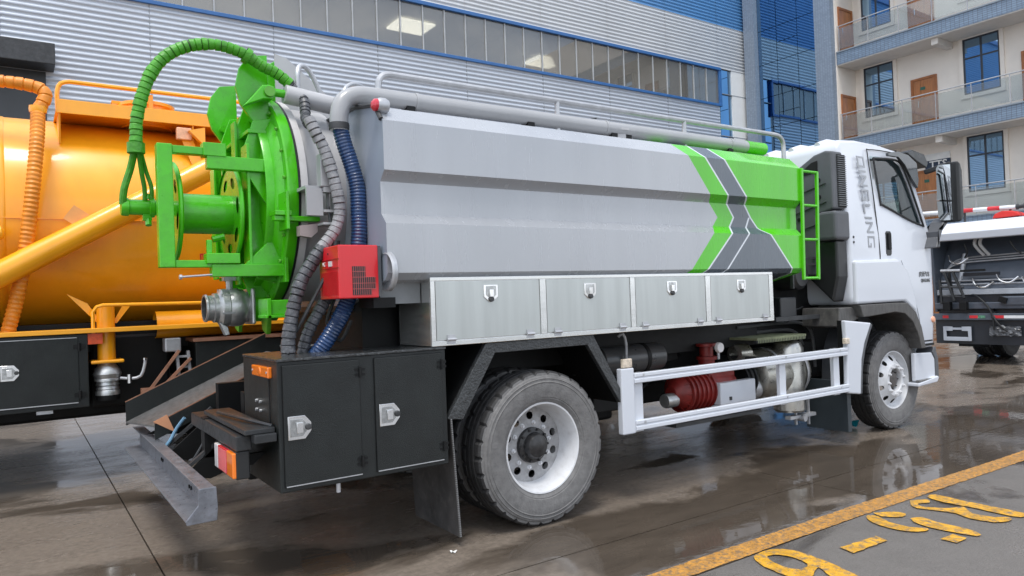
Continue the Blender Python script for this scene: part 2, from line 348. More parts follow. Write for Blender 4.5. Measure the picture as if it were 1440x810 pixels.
worn([(.52, -1.21), (.60, -1.19), (.68, -1.2), (.75, -1.24), (.78, -1.32), (.77, -1.45), (.74, -1.59), (.69, -1.74), (.64, -1.83), (.57, -1.80), (.56, -1.70), (.61, -1.60), (.65, -1.53), (.58, -1.55), (.50, -1.58), (.43, -1.52), (.43, -1.40), (.46, -1.29)], .008, 'painted_figure', yellow, None,
     hole=[(.59, -1.25), (.65, -1.28), (.68, -1.37), (.65, -1.46), (.58, -1.49), (.53, -1.45), (.53, -1.33)])
worn([(1.01, -1.43), (1.35, -1.46), (1.32, -1.54), (.99, -1.53)], .008, 'painted_dash', yellow, None)
worn([(1.77, -1.21), (1.89, -1.28), (1.9, -1.35), (1.82, -1.37), (1.73, -1.28)], .008, 'painted_stroke', yellow, None)
worn([(1.69, -1.21), (1.72, -1.26), (1.66, -1.37), (1.65, -1.5), (1.71, -1.58), (1.65, -1.6), (1.56, -1.53), (1.55, -1.43), (1.57, -1.32), (1.63, -1.24)], .008, 'painted_stroke', yellow, None)
worn([(1.83, -1.42), (1.9, -1.45), (1.87, -1.56), (1.87, -1.71), (1.84, -1.81), (1.78, -1.83), (1.75, -1.73), (1.74, -1.57), (1.77, -1.47)], .008, 'painted_stroke', yellow, None)
worn([(1.57, -1.72), (1.71, -1.72), (1.7, -1.81), (1.57, -1.81)], .008, 'painted_stroke', yellow, None)
worn([(2.39, -1.25), (2.48, -1.26), (2.46, -1.51), (2.45, -1.82), (2.37, -1.85), (2.33, -1.8), (2.34, -1.59), (2.34, -1.34)], .008, 'painted_stroke', yellow, None)
worn([(2.21, -1.22), (2.32, -1.28), (2.26, -1.33), (2.18, -1.29), (2.13, -1.34), (2.22, -1.47), (2.32, -1.52), (2.21, -1.62), (2.24, -1.75), (2.3, -1.8), (2.21, -1.83), (2.12, -1.78), (2.09, -1.65), (2.14, -1.55), (2.11, -1.44), (2.07, -1.34), (2.12, -1.27)], .008, 'painted_figure', yellow, None)

# ------------------------------------------------------------------ factory hall
F = empty('factory_hall', (8, 18.5, 0), 'long silver corrugated factory hall with a blue-framed window band', 'building')
YF = 18.0
def sheetmesh(w, z0, z1, pitch=.15, amp=.034):
    mb = MB(); n = int(round((z1-z0)/pitch)); k = 6; vs = []; fs = []
    prof = [(0, 0), (.30, 0), (.42, .55), (.52, 1), (.66, 1), (.90, .25)]
    rows = [(z0+(i+p)*(z1-z0)/n, amp*q) for i in range(n) for p, q in prof] + [(z1, 0)]
    for z, q in rows: vs += [(0, YF-amp+q, z), (w, YF-amp+q, z)]
    for i in range(len(rows)-1): fs.append((2*i, 2*i+1, 2*i+3, 2*i+2))
    return mb.mesh(vs, fs)
SW = 3.38; x0s = [3.73 + SW*k for k in range(-4, 6)]
def sheets(z0, z1, mat, xs, w):
    first = None
    for x in xs:
        if first is None:
            m_ = sheetmesh(w-.012, z0, z1); m_.v = [p+V(x, 0, 0) for p in m_.v]; first = m_.build('siding_sheet', mat, F, smooth=50); fx = x
        else: dup(first, (x-fx, 0, 0), F)
sheets(0, 9.95, siding, x0s, SW)
sheets(11.72, 13.72, sidingw, x0s, SW)
sheets(13.72, 17.6, sidingb, x0s, SW)
xr = 3.73+SW*6
for z0, z1, mt in ((11.72, 13.72, sidingw), (13.72, 17.6, sidingb)):
    m_ = sheetmesh(2.25, z0, z1); m_.v = [p+V(xr, 0, 0) for p in m_.v]; m_.build('siding_sheet', mt, F, smooth=50)
MB().box(x0s[0], 26.3, YF+.03, YF+.25, 11.72, 17.6).build('wall_core', soffit, F, smooth=0)
MB().box(x0s[0], xr, YF+.03, YF+.25, 0, 9.95).build('wall_core', soffit, F, smooth=0)
MB().box(x0s[0], 26.4, YF-.12, YF+8, 17.6, 17.9).build('roof_edge', bluetrim, F, smooth=0)
first = None
for x in x0s[1:]:
    if first is None: first = MB().box(x-.018, x+.005, YF-.032, YF, 0, 9.94).build('seam_strip', M('seam grey', (.28, .30, .33), .5), F, smooth=0); fx = x
    else: dup(first, (x-fx, 0, 0), F)
# window band
BX0 = x0s[0]; zb0, zb1 = 10.04, 11.62
MB().box(BX0, xr+.12, YF-.10, YF+.06, 9.94, 10.05).build('window_sill', bluetrim, F, smooth=0, bevel=.01)
MB().box(BX0, xr+.12, YF-.10, YF+.06, 11.60, 11.73).build('window_head', bluetrim, F, smooth=0, bevel=.01)
MB().box(xr-.02, xr+.13, YF-.085, YF+.06, 10.05, 11.60).build('window_jamb', bluetrim, F, smooth=0, bevel=.01)
npan = 40; pw = (xr-BX0)/npan
pane = MB().box(BX0+.02, BX0+pw-.02, YF+.005, YF+.017, zb0, zb1).build('window_pane', bandglass, F, smooth=0)
mul = MB().box(BX0-.02, BX0+.02, YF-.035, YF+.03, zb0, zb1).build('mullion', M('pale mullion', (.42, .44, .45), .4), F, smooth=0)
for k in range(1, npan): dup(pane, (k*pw, 0, 0), F); dup(mul, (k*pw, 0, 0), F)
hall = MB()
hall.poly([(BX0, YF+.3, 12.25), (xr, YF+.3, 12.25), (xr, YF+7.5, 12.25), (BX0, YF+7.5, 12.25)])
hall.poly([(BX0, YF+7.5, 8), (xr, YF+7.5, 8), (xr, YF+7.5, 12.25), (BX0, YF+7.5, 12.25)])
hall.poly([(BX0, YF+.3, 9.0), (xr, YF+.3, 9.0), (xr, YF+7.5, 9.0), (BX0, YF+7.5, 9.0)])
hall.build('hall_interior', ceil, F, smooth=0)
for x, y in ((10.02, 21.24), (17.2, 22.2)):
    MB().box(x-.75, x+.75, y-.6, y+.6, 12.13, 12.2).build('ceiling_lamp', lampglow, F, smooth=0)
for x in (2.0, 6.2, 13.5, 20.4): MB().box(x-.12, x+.12, 19.5, 25.4, 11.95, 12.24).build('roof_beam', M('beam grey', (.2, .2, .19), .6), F, smooth=0)
# the smooth bay at the end of the hall
MB().box(xr+.13, xr+.92, YF+.05, YF+.1, 0, 11.71).build('window_strip', offglass, F, smooth=0)
MB().box(xr+.92, 26.3, YF-.02, YF+.1, 0, 11.71).build('white_end_panel', M('white smooth panel', (.78, .79, .78), .45, var=.03), F, smooth=0)
for z in (10.55, 8.6): MB().box(xr+.13, 26.3, YF-.028, YF+.04, z, z+.03).build('panel_joint', M('seam grey', (.28, .30, .33), .5), F, smooth=0)
# dark canopy over a loading door
aw = MB().prism([(17.98, 8.3), (17.15, 8.22), (17.15, 7.69), (17.98, 7.72)], 'yz', -7.6, -1.92).build('door_canopy', darksteel, F, smooth=0, bevel=.02)
MB().box(-7.4, -2.1, 17.95, 18.1, 0, 7.7).build('roller_door', M('dark roller door', (.05, .055, .06), .5), F, smooth=0)

# ------------------------------------------------------------------ tiled material for far facades
def tiled(name, c1, c2, sw=.1, sh=.05, plane='yz'):
    m = bpy.data.materials.new(name); m.use_nodes = True; t = m.node_tree; b = t.nodes['Principled BSDF']; l = t.links.new
    g_ = nd(t, 'ShaderNodeNewGeometry'); sp = nd(t, 'ShaderNodeSeparateXYZ'); cb = nd(t, 'ShaderNodeCombineXYZ'); l(g_.outputs['Position'], sp.inputs[0])
    ad = nd(t, 'ShaderNodeMath', operation='ADD'); l(sp.outputs[0], ad.inputs[0]); l(sp.outputs[1], ad.inputs[1])
    l(ad.outputs[0], cb.inputs[0]); l(sp.outputs[2], cb.inputs[1])
    bk = nd(t, 'ShaderNodeTexBrick'); bk.offset = 0; bk.inputs['Scale'].default_value = 1; bk.inputs['Brick Width'].default_value = sw; bk.inputs['Row Height'].default_value = sh; bk.inputs['Mortar Size'].default_value = .008
    bk.inputs['Color1'].default_value = (*c1, 1); bk.inputs['Color2'].default_value = (*[x*.8 for x in c1], 1); bk.inputs['Mortar'].default_value = (*c2, 1); bk.inputs['Bias'].default_value = .1
    l(cb.outputs[0], bk.inputs['Vector']); l(bk.outputs['Color'], b.inputs['Base Color']); b.inputs['Roughness'].default_value = .35
    return m
tiles = tiled('grey blue facade tile', (.22, .30, .40), (.10, .12, .16), .155, .075)
tiles2 = tiled('grey column tile', (.26, .32, .40), (.17, .20, .25), .11, .06)
# ------------------------------------------------------------------ glazed stair tower
T = empty('stair_tower', (26.6, 15.6, 0), 'blue mirror-glass stair tower between two grey tiled piers', 'tower')
MB().box(25.72, 27.3, 17.25, 17.82, 0, 18).build('tiled_pier', tiles2, T, smooth=0)
MB().box(25.72, 27.3, 13.45, 14.2, 0, 18).build('tiled_pier', tiles2, T, smooth=0)
MB().box(26.12, 27.3, 14.2, 17.25, 0, 18).build('core_wall', M('tower core', (.03, .05, .08), .6), T, smooth=0)
random.seed(11)
for ci, (ya, yb) in enumerate(((14.2, 15.2), (15.2, 16.25), (16.25, 17.25))):
    zs = [0, 2.6, 4.2, 5.8, 7.4, 8.9, 10.32, 11.87, 13.45, 15.0, 16.5, 18] if ci != 1 else [0, 2.6, 4.2, 5.8, 7.4, 8.9, 9.5, 10.32, 11.87, 12.7, 13.45, 15.0, 16.5, 18]
    for z0, z1 in zip(zs, zs[1:]):
        j = [random.uniform(-.004, .004) for _ in range(3)]
        vs = []
        for y, z in ((ya+.012, z0+.012), (yb-.012, z0+.012), (yb-.012, z1-.012), (ya+.012, z1-.012)):
            vs.append((26.0 + j[0] + j[1]*(y-ya) + j[2]*(z-z0), y, z))
        mb = MB(); mb.mesh(vs + [(x+.04, y, z) for x, y, z in vs], [(0, 1, 2, 3), (7, 6, 5, 4), (0, 4, 5, 1), (1, 5, 6, 2), (2, 6, 7, 3), (3, 7, 4, 0)])
        mb.build('glass_panel', towerglass, T, smooth=0)
# ------------------------------------------------------------------ balcony block
B = empty('balcony_block', (27.4, 4, 0), 'beige office block with glass-railed balconies and brown doors', 'building')
XW = 27.4; YE = 13.4; YB = -8
MB().box(XW, XW+6, YB, YE, 0, 18).build('wall', beige, B, smooth=0)
MB().box(26.02, XW, YE, YE+.2, 0, 18).build('end_wall', beige, B, smooth=0)
FL = (3.9, 7.63, 11.36)
pf = []
for z in FL + (15.1,):
    MB().box(26.0, XW, YB, YE, z-.52, z-.02).build('balcony_slab', tiles, B, smooth=0)
    MB().box(25.97, 26.12, YB, YE, z-.02, z+.03).build('slab_coping', M('coping', (.25, .29, .33), .5), B, smooth=0)
    MB().box(26.03, XW, YB, YE-.01, z-.56, z-.52).build('soffit', soffit, B, smooth=0)
    for y in (9.55, 5.6): MB().box(26.2, XW, y-.12, y+.12, z-.80, z-.562).build('soffit_beam', soffit, B, smooth=0)
winp = {}
def window(z, y0, y1):
    zb, zt, ym, zm = z+1.0, z+3.13, (y0+y1)/2, z+2.38
    m_ = MB()
    for q in ((y0, y0+.06, zb, zt), (y1-.06, y1, zb, zt), (ym-.035, ym+.035, zb, zt)): m_.box(XW-.05, XW+.02, q[0], q[1], q[2], q[3])
    for q in ((y0+.06, ym-.035, zb, zb+.06), (ym+.035, y1-.06, zb, zb+.06), (y0+.06, ym-.035, zt-.06, zt), (ym+.035, y1-.06, zt-.06, zt), (y0+.06, ym-.035, zm-.03, zm+.03), (ym+.035, y1-.06, zm-.03, zm+.03)): m_.box(XW-.047, XW+.02, *q)
    fr = m_.build('window', winframe, B, smooth=0)
    for ya, yb in ((y0+.06, ym-.035), (ym+.035, y1-.06)):
        for za, zc in ((zb+.06, zm-.03), (zm+.03, zt-.06)):
            MB().box(XW-.03, XW-.01, ya, yb, za, zc).build('pane', offglass, fr, smooth=0)
    m_ = MB()
    for q in ((y0-.14, y0, zb-.14, zt+.12), (y1, y1+.14, zb-.14, zt+.12), (y0, y1, zb-.14, zb), (y0, y1, zt, zt+.12)): m_.box(XW-.08, XW+.01, *q)
    m_.build('window_surround', beige, fr, smooth=0)
def door(z, y0, y1, sign=True):
    m_ = MB(); zt = z+2.12
    m_.box(XW-.06, XW+.01, y0, y0+.09, z, zt).box(XW-.06, XW+.01, y1-.09, y1, z, zt).box(XW-.06, XW+.01, y0+.09, y1-.09, zt-.09, zt)
    dr = m_.build('door', woodf, B, smooth=0, bevel=.008)
    ym = (y0+y1)/2 + .12
    MB().box(XW-.03, XW+.01, y0+.09, ym-.004, z+.02, zt-.09).build('door_leaf', wood, dr, smooth=0)
    MB().box(XW-.03, XW+.01, ym+.004, y1-.09, z+.02, zt-.09).build('door_leaf', wood, dr, smooth=0)
    MB().bar((XW-.06, ym+.1, z+.95), (XW-.06, ym+.1, z+1.2), .025, .025).build('door_handle', chrome, dr, smooth=0)
    if sign: MB().box(XW-.04, XW-.028, ym-.17, ym+.02, z+1.62, z+1.74).build('name_plate', M('sign green', (.03, .12, .08), .4), dr, smooth=0)
for z in (.15,) + FL:
    for k in range(4):
        window(z, 11.74-3.93*k, 13.0-3.93*k); door(z, 10.06-3.93*k, 11.07-3.93*k)
for z in FL:
    m_ = MB(); m_.box(26.2, 26.29, YE-.05, YE+.01, z, z+2.0).box(27.2, 27.29, YE-.05, YE+.01, z, z+2.0).box(26.29, 27.2, YE-.05, YE+.01, z+1.9, z+2.0)
    dr = m_.build('door', woodf, B, smooth=0); MB().box(26.29, 27.2, YE-.02, YE+.01, z+.02, z+1.9).build('door_leaf', wood, dr, smooth=0)
    MB().bar((26.45, YE-.05, z+.9), (26.45, YE-.05, z+1.15), .025, .025).build('door_handle', chrome, dr, smooth=0)
# balustrades
post0 = pan0 = None
for z in FL:
    for k in range(17):
        y = 13.3 - 1.25*k
        if post0 is None:
            post0 = MB().box(26.06, 26.085, y-.012, y+.012, z+.03, z+1.08).build('rail_post', galv, B, smooth=0); pan0 = MB().box(26.066, 26.076, y-1.22, y-.03, z+.12, z+1.0).build('glass_panel', railglass, B, smooth=0); o0 = (y, z)
        else:
            off = (0, y-o0[0], z-o0[1]); dup(post0, off, B); dup(pan0, off, B)
    MB().cyl((26.07, 13.36, z+1.1), (26.07, YB, z+1.1), .022, 8).build('hand_rail', galv, B)
sg = empty('wall_sign', (27.3, 10.15, 6.2), 'small white and dark lettered signboard on the beige wall behind the cab mirror', 'sign')
MB().box(27.33, 27.4, 9.69, 10.63, 6.36, 6.62).build('sign_top', whiteletter, sg, smooth=0)
MB().box(27.33, 27.4, 9.69, 10.63, 5.98, 6.36).build('sign_panel', M('sign navy', (.015, .03, .06), .4), sg, smooth=0)
text('TTS', .40, whiteletter, 'sign_lettering', frame((27.325, 10.13, 6.17), (0, -1, 0), (0, 0, 1)), sg, .002, .008)
# ================================================================== the vacuum truck in front
K = empty('vacuum_truck', (1.8, 1.25, 0), 'white-cab sewage vacuum truck with grey tank, green chevrons and green rear door', 'truck')
YC = 1.25
def mir(y): return 2.5 - y
# ---- wheels
def disc(mb, o, ax, rO, tO, rI, tI, nh, rh, hr, flat=0):
    """Wheel disc with real hand holes: annulus filled around the openings, coned from tI to tO."""
    bm = bmesh.new(); ed = []
    def ring(cx, cy, rr, n, ph=0):
        vs = [bm.verts.new((cx+rr*math.cos(2*math.pi*i/n+ph), cy+rr*math.sin(2*math.pi*i/n+ph), 0)) for i in range(n)]
        return [bm.edges.new((vs[i], vs[(i+1) % n])) for i in range(n)]
    ed += ring(0, 0, rO, 48) + ring(0, 0, rI, 36)
    for k in range(nh): t = 2*math.pi*(k+.5)/nh; ed += ring(rh*math.cos(t), rh*math.sin(t), hr, 14, t)
    bmesh.ops.triangle_fill(bm, use_beauty=True, edges=ed)
    bm.verts.ensure_lookup_table(); bm.verts.index_update()
    o = V(o); ax = V(ax); x = V(1, 0, 0); z = V(0, 0, 1); vs = []
    for v in bm.verts:
        rr = math.hypot(v.co.x, v.co.y); t = tI + (tO-tI)*max(0, min(1, (rr-rI)/(rO-rI)))
        vs.append(o + x*v.co.x + z*v.co.y + ax*t)
    fs = [[q.index for q in f.verts] for f in bm.faces]; bm.free(); mb.mesh(vs, fs)
def tyre(mb, o, ax, w_=.27, R=.51):
    prof = [(.293, .045), (.302, .026), (.325, .012), (.332, .012), (.336, .008), (.37, .002), (.40, -.001), (.43, .001), (.436, -.002), (.442, .003), (.455, .004), (.459, .001), (.463, .006), (.474, .010), (.479, .018), (.495, .020), (.507, .032), (.51, .055)]
    gr = [(.51, .078), (.496, .082), (.496, .090), (.51, .094), (.51, .128), (.496, .131), (.496, .139), (.51, .142), (.51, .176), (.496, .180), (.496, .188), (.51, .192)]
    full = prof + gr + [(rr, w_-t) for rr, t in reversed(prof)]
    o = V(o); ax = V(ax); n = 180; vs = []; fs = []; mi = []
    np_ = len(prof)
    for i, (rr, t) in enumerate(full):
        for k in range(n):
            q = rr
            sh = np_-3 <= i <= np_ or len(full)-np_-1 <= i <= len(full)-np_+2
            if sh and k % 6 == (0 if i < np_+3 else 3): q -= .014
            a_ = 2*math.pi*k/n; vs.append(o + ax*t + V(math.cos(a_), 0, math.sin(a_))*q)
    for i in range(len(full)-1):
        for k in range(n): fs.append((i*n+k, i*n+(k+1) % n, (i+1)*n+(k+1) % n, (i+1)*n+k)); mi.append(0 if (i < np_-3 or i > len(full)-np_+1) else 1)
    k0 = len(mb.v); mb.v += vs; mb.f += [[q+k0 for q in f] for f in fs]; mb.m += mi
def wheel(root, cx, yo, s, kind, dual=False, detail=True):
    """s=+1: outer face looks to -Y, body runs to +Y."""
    o = V(cx, yo, .51); ax = V(0, s, 0); mb = MB()
    if kind == 'rear':
        mb.lathe(o, ax, [(.296, .040), (.303, .030), (.300, .022), (.290, .024), (.280, .045), (.268, .095), (.258, .165), (.250, .185), (.250, .26)], 48)
    else:
        mb.lathe(o, ax, [(.296, .040), (.303, .030), (.300, .022), (.290, .024), (.283, .045), (.272, .075), (.262, .085)], 48)
        mb.lathe(o, ax, [(.176, .010), (.168, .002), (.125, .002), (.118, .012), (.115, .10)], 40)
    wh = mb.build('wheel', rimwhite, root, smooth=30)
    db = MB()
    if kind == 'rear': disc(db, o, ax, .252, .182, .105, .165, 10, .198, .027)
    else: disc(db, o, ax, .264, .083, .175, .010, 10, .222, .026)
    db.build('wheel_disc', rimdirty if kind == 'rear' else rimwhite, wh, smooth=30)
    t_ = MB(); tyre(t_, o, ax); t_.build('tyre', [sidewall, rubber], wh, smooth=28)
    if dual:
        t_ = MB(); tyre(t_, o+ax*.32, ax); t_.build('inner_tyre', [sidewall, rubber], wh, smooth=28)
    h = MB()
    if kind == 'rear':
        h.lathe(o, ax, [(.122, .175), (.118, .140), (.090, .132), (.084, .100), (.074, .086), (.045, .080), (.03, .074), (0, .074)], 28)
        for k in range(10): t = 2*math.pi*k/10; p = o + V(.109*math.cos(t), 0, .109*math.sin(t)); h.cyl(p+ax*.122, p+ax*.145, .009, 6)
        h.build('hub', M('oily hub', (.022, .022, .023), .35, var=.5, vs=25, dirt=.4, dcol=(.08, .075, .07)), wh)
    else:
        h.lathe(o, ax, [(.115, .10), (.10, .075), (.085, .04), (.075, .03), (.04, .025), (0, .025)], 28)
        for k in range(8): t = 2*math.pi*k/8; p = o + V(.095*math.cos(t), 0, .095*math.sin(t)); h.cyl(p+ax*.03, p+ax*.06, .008, 6)
        h.build('hub', M('greasy hub', (.10, .09, .085), .4, metal=.5, var=.4, vs=25), wh)
    rn, tn = (.150, .15) if kind == 'rear' else (.148, -.025)
    first = None
    for k in range(10):
        t = 2*math.pi*(k+.25)/10; p = o + V(rn*math.cos(t), 0, rn*math.sin(t))
        if first is None: first = MB().lathe(p+ax*tn, ax, [(0, 0), (.009, 0), (.011, .012), (.016, .013), (.017, .03), (.022, .034)], 8).build('nut', rimwhite, wh); p0 = p
        else: dup(first, p-p0, wh)
    return wh
wheel(K, 0, 0, 1, 'rear', True); wheel(K, 4.68, .15, 1, 'front')
wheel(K, 0, 2.5, -1, 'rear', True); wheel(K, 4.68, 2.35, -1, 'front')
# ---- chassis
m_ = MB()
for y in (.86, 1.56): m_.box(-1.7, 5.2, y, y+.08, .72, .98)
for x in (-1.5, -.6, .6, 1.4, 2.3, 3.2, 4.2): m_.box(x, x+.08, .94, 1.56, .76, .94)
m_.build('chassis_frame', deepblack, K, smooth=0)
m_ = MB(); m_.cyl((0, .3, .51), (0, 2.2, .51), .075, 14).lathe((-.0, 1.25, .51), (0, 1, 0), [(.08, -.3), (.18, -.16), (.22, 0), (.18, .16), (.08, .3)], 18); m_.build('rear_axle', deepblack, K)
m_ = MB(); m_.bar((4.68, .35, .50), (4.68, 2.15, .50), .12, .12); m_.build('front_axle', deepblack, K, bevel=.02)
m_ = MB(); m_.cyl((.2, 1.25, .56), (3.6, 1.25, .74), .05, 12); m_.build('drive_shaft', deepblack, K)
for s in (.62, 1.78):
    m_ = MB()
    for k in range(4): m_.bar((-.7+.08*k, s, .64+.03*k), (.7-.08*k, s, .64+.03*k), .08, .028)
    m_.build('leaf_spring', deepblack, K)
MB().box(-1.05, 2.9, .5, 2.0, .99, 1.55).build('subframe', deepblack, K, smooth=0)
MB().box(.85, 3.45, 1.72, 2.42, .34, 1.02).build('far_side_light_block', deepblack, K, smooth=0, bevel=.02)  # added black box, stops light entering from the far side
MB().box(.75, 1.5, 1.0, 1.6, .40, .75).build('underbody_filler', deepblack, K, smooth=0, bevel=.03)  # added dark box, keeps the space under the truck dark
# engine / gearbox mass behind and under the cab
MB().box(3.75, 5.3, .7, 1.8, .55, 1.3).build('engine', deepblack, K, bevel=.05)
MB().box(2.95, 3.9, .55, 1.95, .95, 1.75).build('cab_rear_equipment', deepblack, K, bevel=.03)
# ---- tank cladding with its painted chevrons
XR, XF = -1.09, 2.93
PROF = [(.62, 1.50), (.045, 1.64), (0, 1.68), (0, 1.97), (.06, 2.03), (.06, 2.22), (0, 2.28), (0, 2.57), (.10, 2.67)]
def prof_y(z):
    for (ya, za), (yb, zb) in zip(PROF, PROF[1:]):
        if za <= z <= zb: return ya + (yb-ya)*(z-za)/(zb-za)
    return .1
def pw_(tab, z):
    if z >= tab[0][0]: (za, xa), (zb, xb) = tab[0], tab[1]
    else:
        for (za, xa), (zb, xb) in zip(tab, tab[1:]):
            if zb <= z <= za: break
    return xa + (xb-xa)*(z-za)/(zb-za)
GL = [(2.55, 1.50), (2.26, 1.74), (2.105, 1.87), (2.01, 1.79), (1.66, 1.46), (1.5, 1.31)]
GR = [(2.55, 1.69), (2.26, 1.95), (2.11, 2.06), (1.97, 1.965), (1.66, 1.635), (1.5, 1.47)]
DR = [(2.55, 1.92), (2.26, 2.18), (2.115, 2.28), (2.01, 2.385), (1.97, 2.47), (1.68, 2.75), (1.5, 2.92)]
W2 = [(2.115, 2.26), (1.98, 2.19), (1.66, 1.87), (1.5, 1.71)]
zs = sorted(set([z for _, z in PROF] + [z for t in (GL, GR, DR, W2) for z, _ in t] + [1.60]))
zs = [z for z in zs if 1.5 <= z <= 2.67]
m_ = MB()
for za, zb in zip(zs, zs[1:]):
    def cuts(z, low):
        c = [(XR, None), (pw_(GL, z), 0), (pw_(GR, z), 1), (pw_(GR, z)+.020, 3)]
        if low: c += [(pw_(W2, z), 2), (pw_(W2, z)+.02, 3)]
        c += [(max(pw_(DR, z), pw_(W2, min(z, 2.115))+.021 if low else 0), 2), (max(pw_(DR, z), pw_(W2, min(z, 2.115))+.021 if low else 0)+.02, 3), (XF, 1)]
        return c
    low = zb <= 2.1151
    ca, cb = cuts(za, low), cuts(zb, low)
    for sgn in (0, 1):
        for (xa0, _), (xa1, mi), (xb0, _), (xb1, _) in zip(ca, ca[1:], cb, cb[1:]):
            xa0, xa1, xb0, xb1 = [min(q, XF) for q in (xa0, xa1, xb0, xb1)]
            if xa1-xa0 < 1e-4 and xb1-xb0 < 1e-4: continue
            ya, yb = prof_y(za), prof_y(zb)
            if sgn: ya, yb = mir(ya), mir(yb)
            m_.poly([(xa0, ya, za), (xa1, ya, za), (xb1, yb, zb), (xb0, yb, zb)], mi)
ROOF = [(.10, 2.67), (.40, 2.72), (1.25, 2.76), (2.10, 2.72), (2.40, 2.67)]
ct = [(XR, 0), (pw_(GL, 2.67), 0), (pw_(GR, 2.67), 1), (pw_(GR, 2.67)+.02, 3), (pw_(DR, 2.67), 2), (XF, 1)]
for (ya, za), (yb, zb) in zip(ROOF, ROOF[1:]):
    for (x0_, _), (x1_, mi) in zip(ct, ct[1:]): m_.poly([(x0_, ya, za), (x1_, ya, za), (x1_, yb, zb), (x0_, yb, zb)], mi)
cl = m_.build('tank_cladding', [silver, greenpanel, slate, M('pale stripe', (.62, .66, .70), .3, var=.03, coat=.4)], K, smooth=12)
endp = PROF + [(.40, 2.72), (1.25, 2.76), (2.10, 2.72)] + [(mir(y), z) for y, z in reversed(PROF)]
MB().poly([(XR, y, z) for y, z in endp]).build('rear_end_panel', M('end panel grey', (.25, .29, .35), .32, var=.08, vs=1.5, coat=.4), cl, smooth=0)
MB().poly([(XF, y, z) for y, z in endp]).build('front_end_panel', greenpanel, cl, smooth=0)
MB().prism([(.62, 1.50), (.62, 1.46), (1.88, 1.46), (1.88, 1.50)], 'yz', XR, XF).build('belly_panel', darksteel, cl, smooth=0)
# bright folded edge along the top rear corner
MB().tube([(XR-.004, .012, 2.575), (XR-.004, .10, 2.68), (XR-.004, .40, 2.732), (XR-.004, 1.25, 2.772), (XR-.004, 2.1, 2.732)], .014, 8).build('edge_trim', darksteel, cl)
# ---- inner tank barrel and flange
m_ = MB(); o = V(-1.40, YC, 2.21)
m_.lathe(o, (1, 0, 0), [(.66, 0), (.672, .02), (.672, .31)], 72).build('tank_barrel', greypaint, K)
MB().lathe(o, (1, 0, 0), [(.66, .0), (.712, .0), (.712, .045), (.672, .05)], 72).build('tank_flange', M('pale flange', (.55, .54, .54), .4, var=.1, vs=6, dirt=.2), K)
MB().lathe(o, (1, 0, 0), [(.660, -.004), (.716, -.004), (.716, -.016), (.66, -.016)], 72).build('door_seal', blplastic, K)
# ---- green rear door
m_ = MB(); m_.lathe(o, (-1, 0, 0), [(.64, .018), (.716, .018), (.720, .03), (.720, .075), (.712, .085), (.655, .085), (.645, .10), (.60, .135), (.45, .18), (.25, .205), (0, .212)], 80)
D = m_.build('rear_door', green, K, smooth=30)
MB().lathe(o, (-1, 0, 0), [(.575, .12), (.575, .175), (.60, .18), (.605, .17), (.605, .12)], 80).build('stiffener_ring', green, D, smooth=30)
for y, zt, zb in ((.82, 2.72, 1.66), (1.02, 2.86, 1.55), (1.42, 2.86, 1.55), (1.66, 2.74, 1.66)):
    MB().prism([(-1.47, zb), (-1.47, zt), (-1.60, zt-.03), (-1.66, zt-.2), (-1.66, zb+.2), (-1.60, zb+.03)], 'xz', y, y+.022).build('stiffener_rib', green, D, smooth=0, bevel=.003)
MB().box(-1.672, -1.655, .72, .86, 1.72, 2.52).build('stiffener_flange', green, D, smooth=0, bevel=.003)
MB().box(-1.672, -1.655, 1.0, 1.10, 1.66, 2.72).build('stiffener_flange', green, D, smooth=0, bevel=.003)
MB().box(-1.672, -1.655, 1.62, 1.74, 1.72, 2.52).build('stiffener_flange', green, D, smooth=0, bevel=.003)
for z in (2.62, 1.72): MB().box(-1.64, -1.47, .80, 1.70, z-.012, z+.012).build('stiffener_rib', green, D, smooth=0, bevel=.003)
for k in range(24):
    t = 2*math.pi*(k+.5)/24; p = V(-1.487, YC+.683*math.cos(t), 2.21+.683*math.sin(t)); MB().cyl(p, p+V(-.014, 0, 0), .011, 6).build('door_bolt', M('worn green', (.10, .36, .03), .35, dirt=.3, dcol=(.3, .3, .28)), D)
# hinge arms on top of the door: tall rounded plates
def hinge(y, dx=0, dz=0, t=.03):
    return MB().prism([(-1.605+dx, 3.115+dz), (-1.49+dx, 3.135+dz), (-1.485+dx, 2.62+dz), (-1.53+dx, 2.61+dz), (-1.665+dx, 2.80+dz), (-1.692+dx, 2.91+dz), (-1.665+dx, 3.03+dz)], 'xz', y, y+t).build('hinge_arm', green, D, smooth=0, bevel=.004)
hinge(.86, 0, 0); hinge(1.62, -.01, .0)
MB().prism([(-1.50, 2.55), (-1.50, 2.95), (-1.42, 3.16), (-1.33, 3.22), (-1.24, 3.20), (-1.20, 3.12), (-1.24, 3.02), (-1.36, 2.85), (-1.40, 2.6)], 'xz', 1.16, 1.19).build('hinge_lug', green, D, smooth=0, bevel=.004)
MB().cyl((-1.25, 1.12, 3.13), (-1.25, 1.22, 3.13), .03, 16).build('hinge_pin', green, D)
MB().cyl((-1.60, 1.57, 2.80), (-1.60, 1.64, 2.80), .026, 12).build('hinge_bolt', green, D)
MB().prism([(-1.52, 2.905), (-1.565, 2.895), (-1.60, 2.85), (-1.68, 2.755), (-1.56, 2.81), (-1.50, 2.815), (-1.475, 2.86), (-1.49, 2.895)], 'xz', .72, .80).build('clevis', green, D, smooth=0, bevel=.006)
MB().cyl((-1.524, .70, 2.858), (-1.524, 1.0, 2.858), .032, 18).build('clevis_pin', M('worn green', (.10, .36, .03), .35, dirt=.3, dcol=(.3, .3, .28)), D)
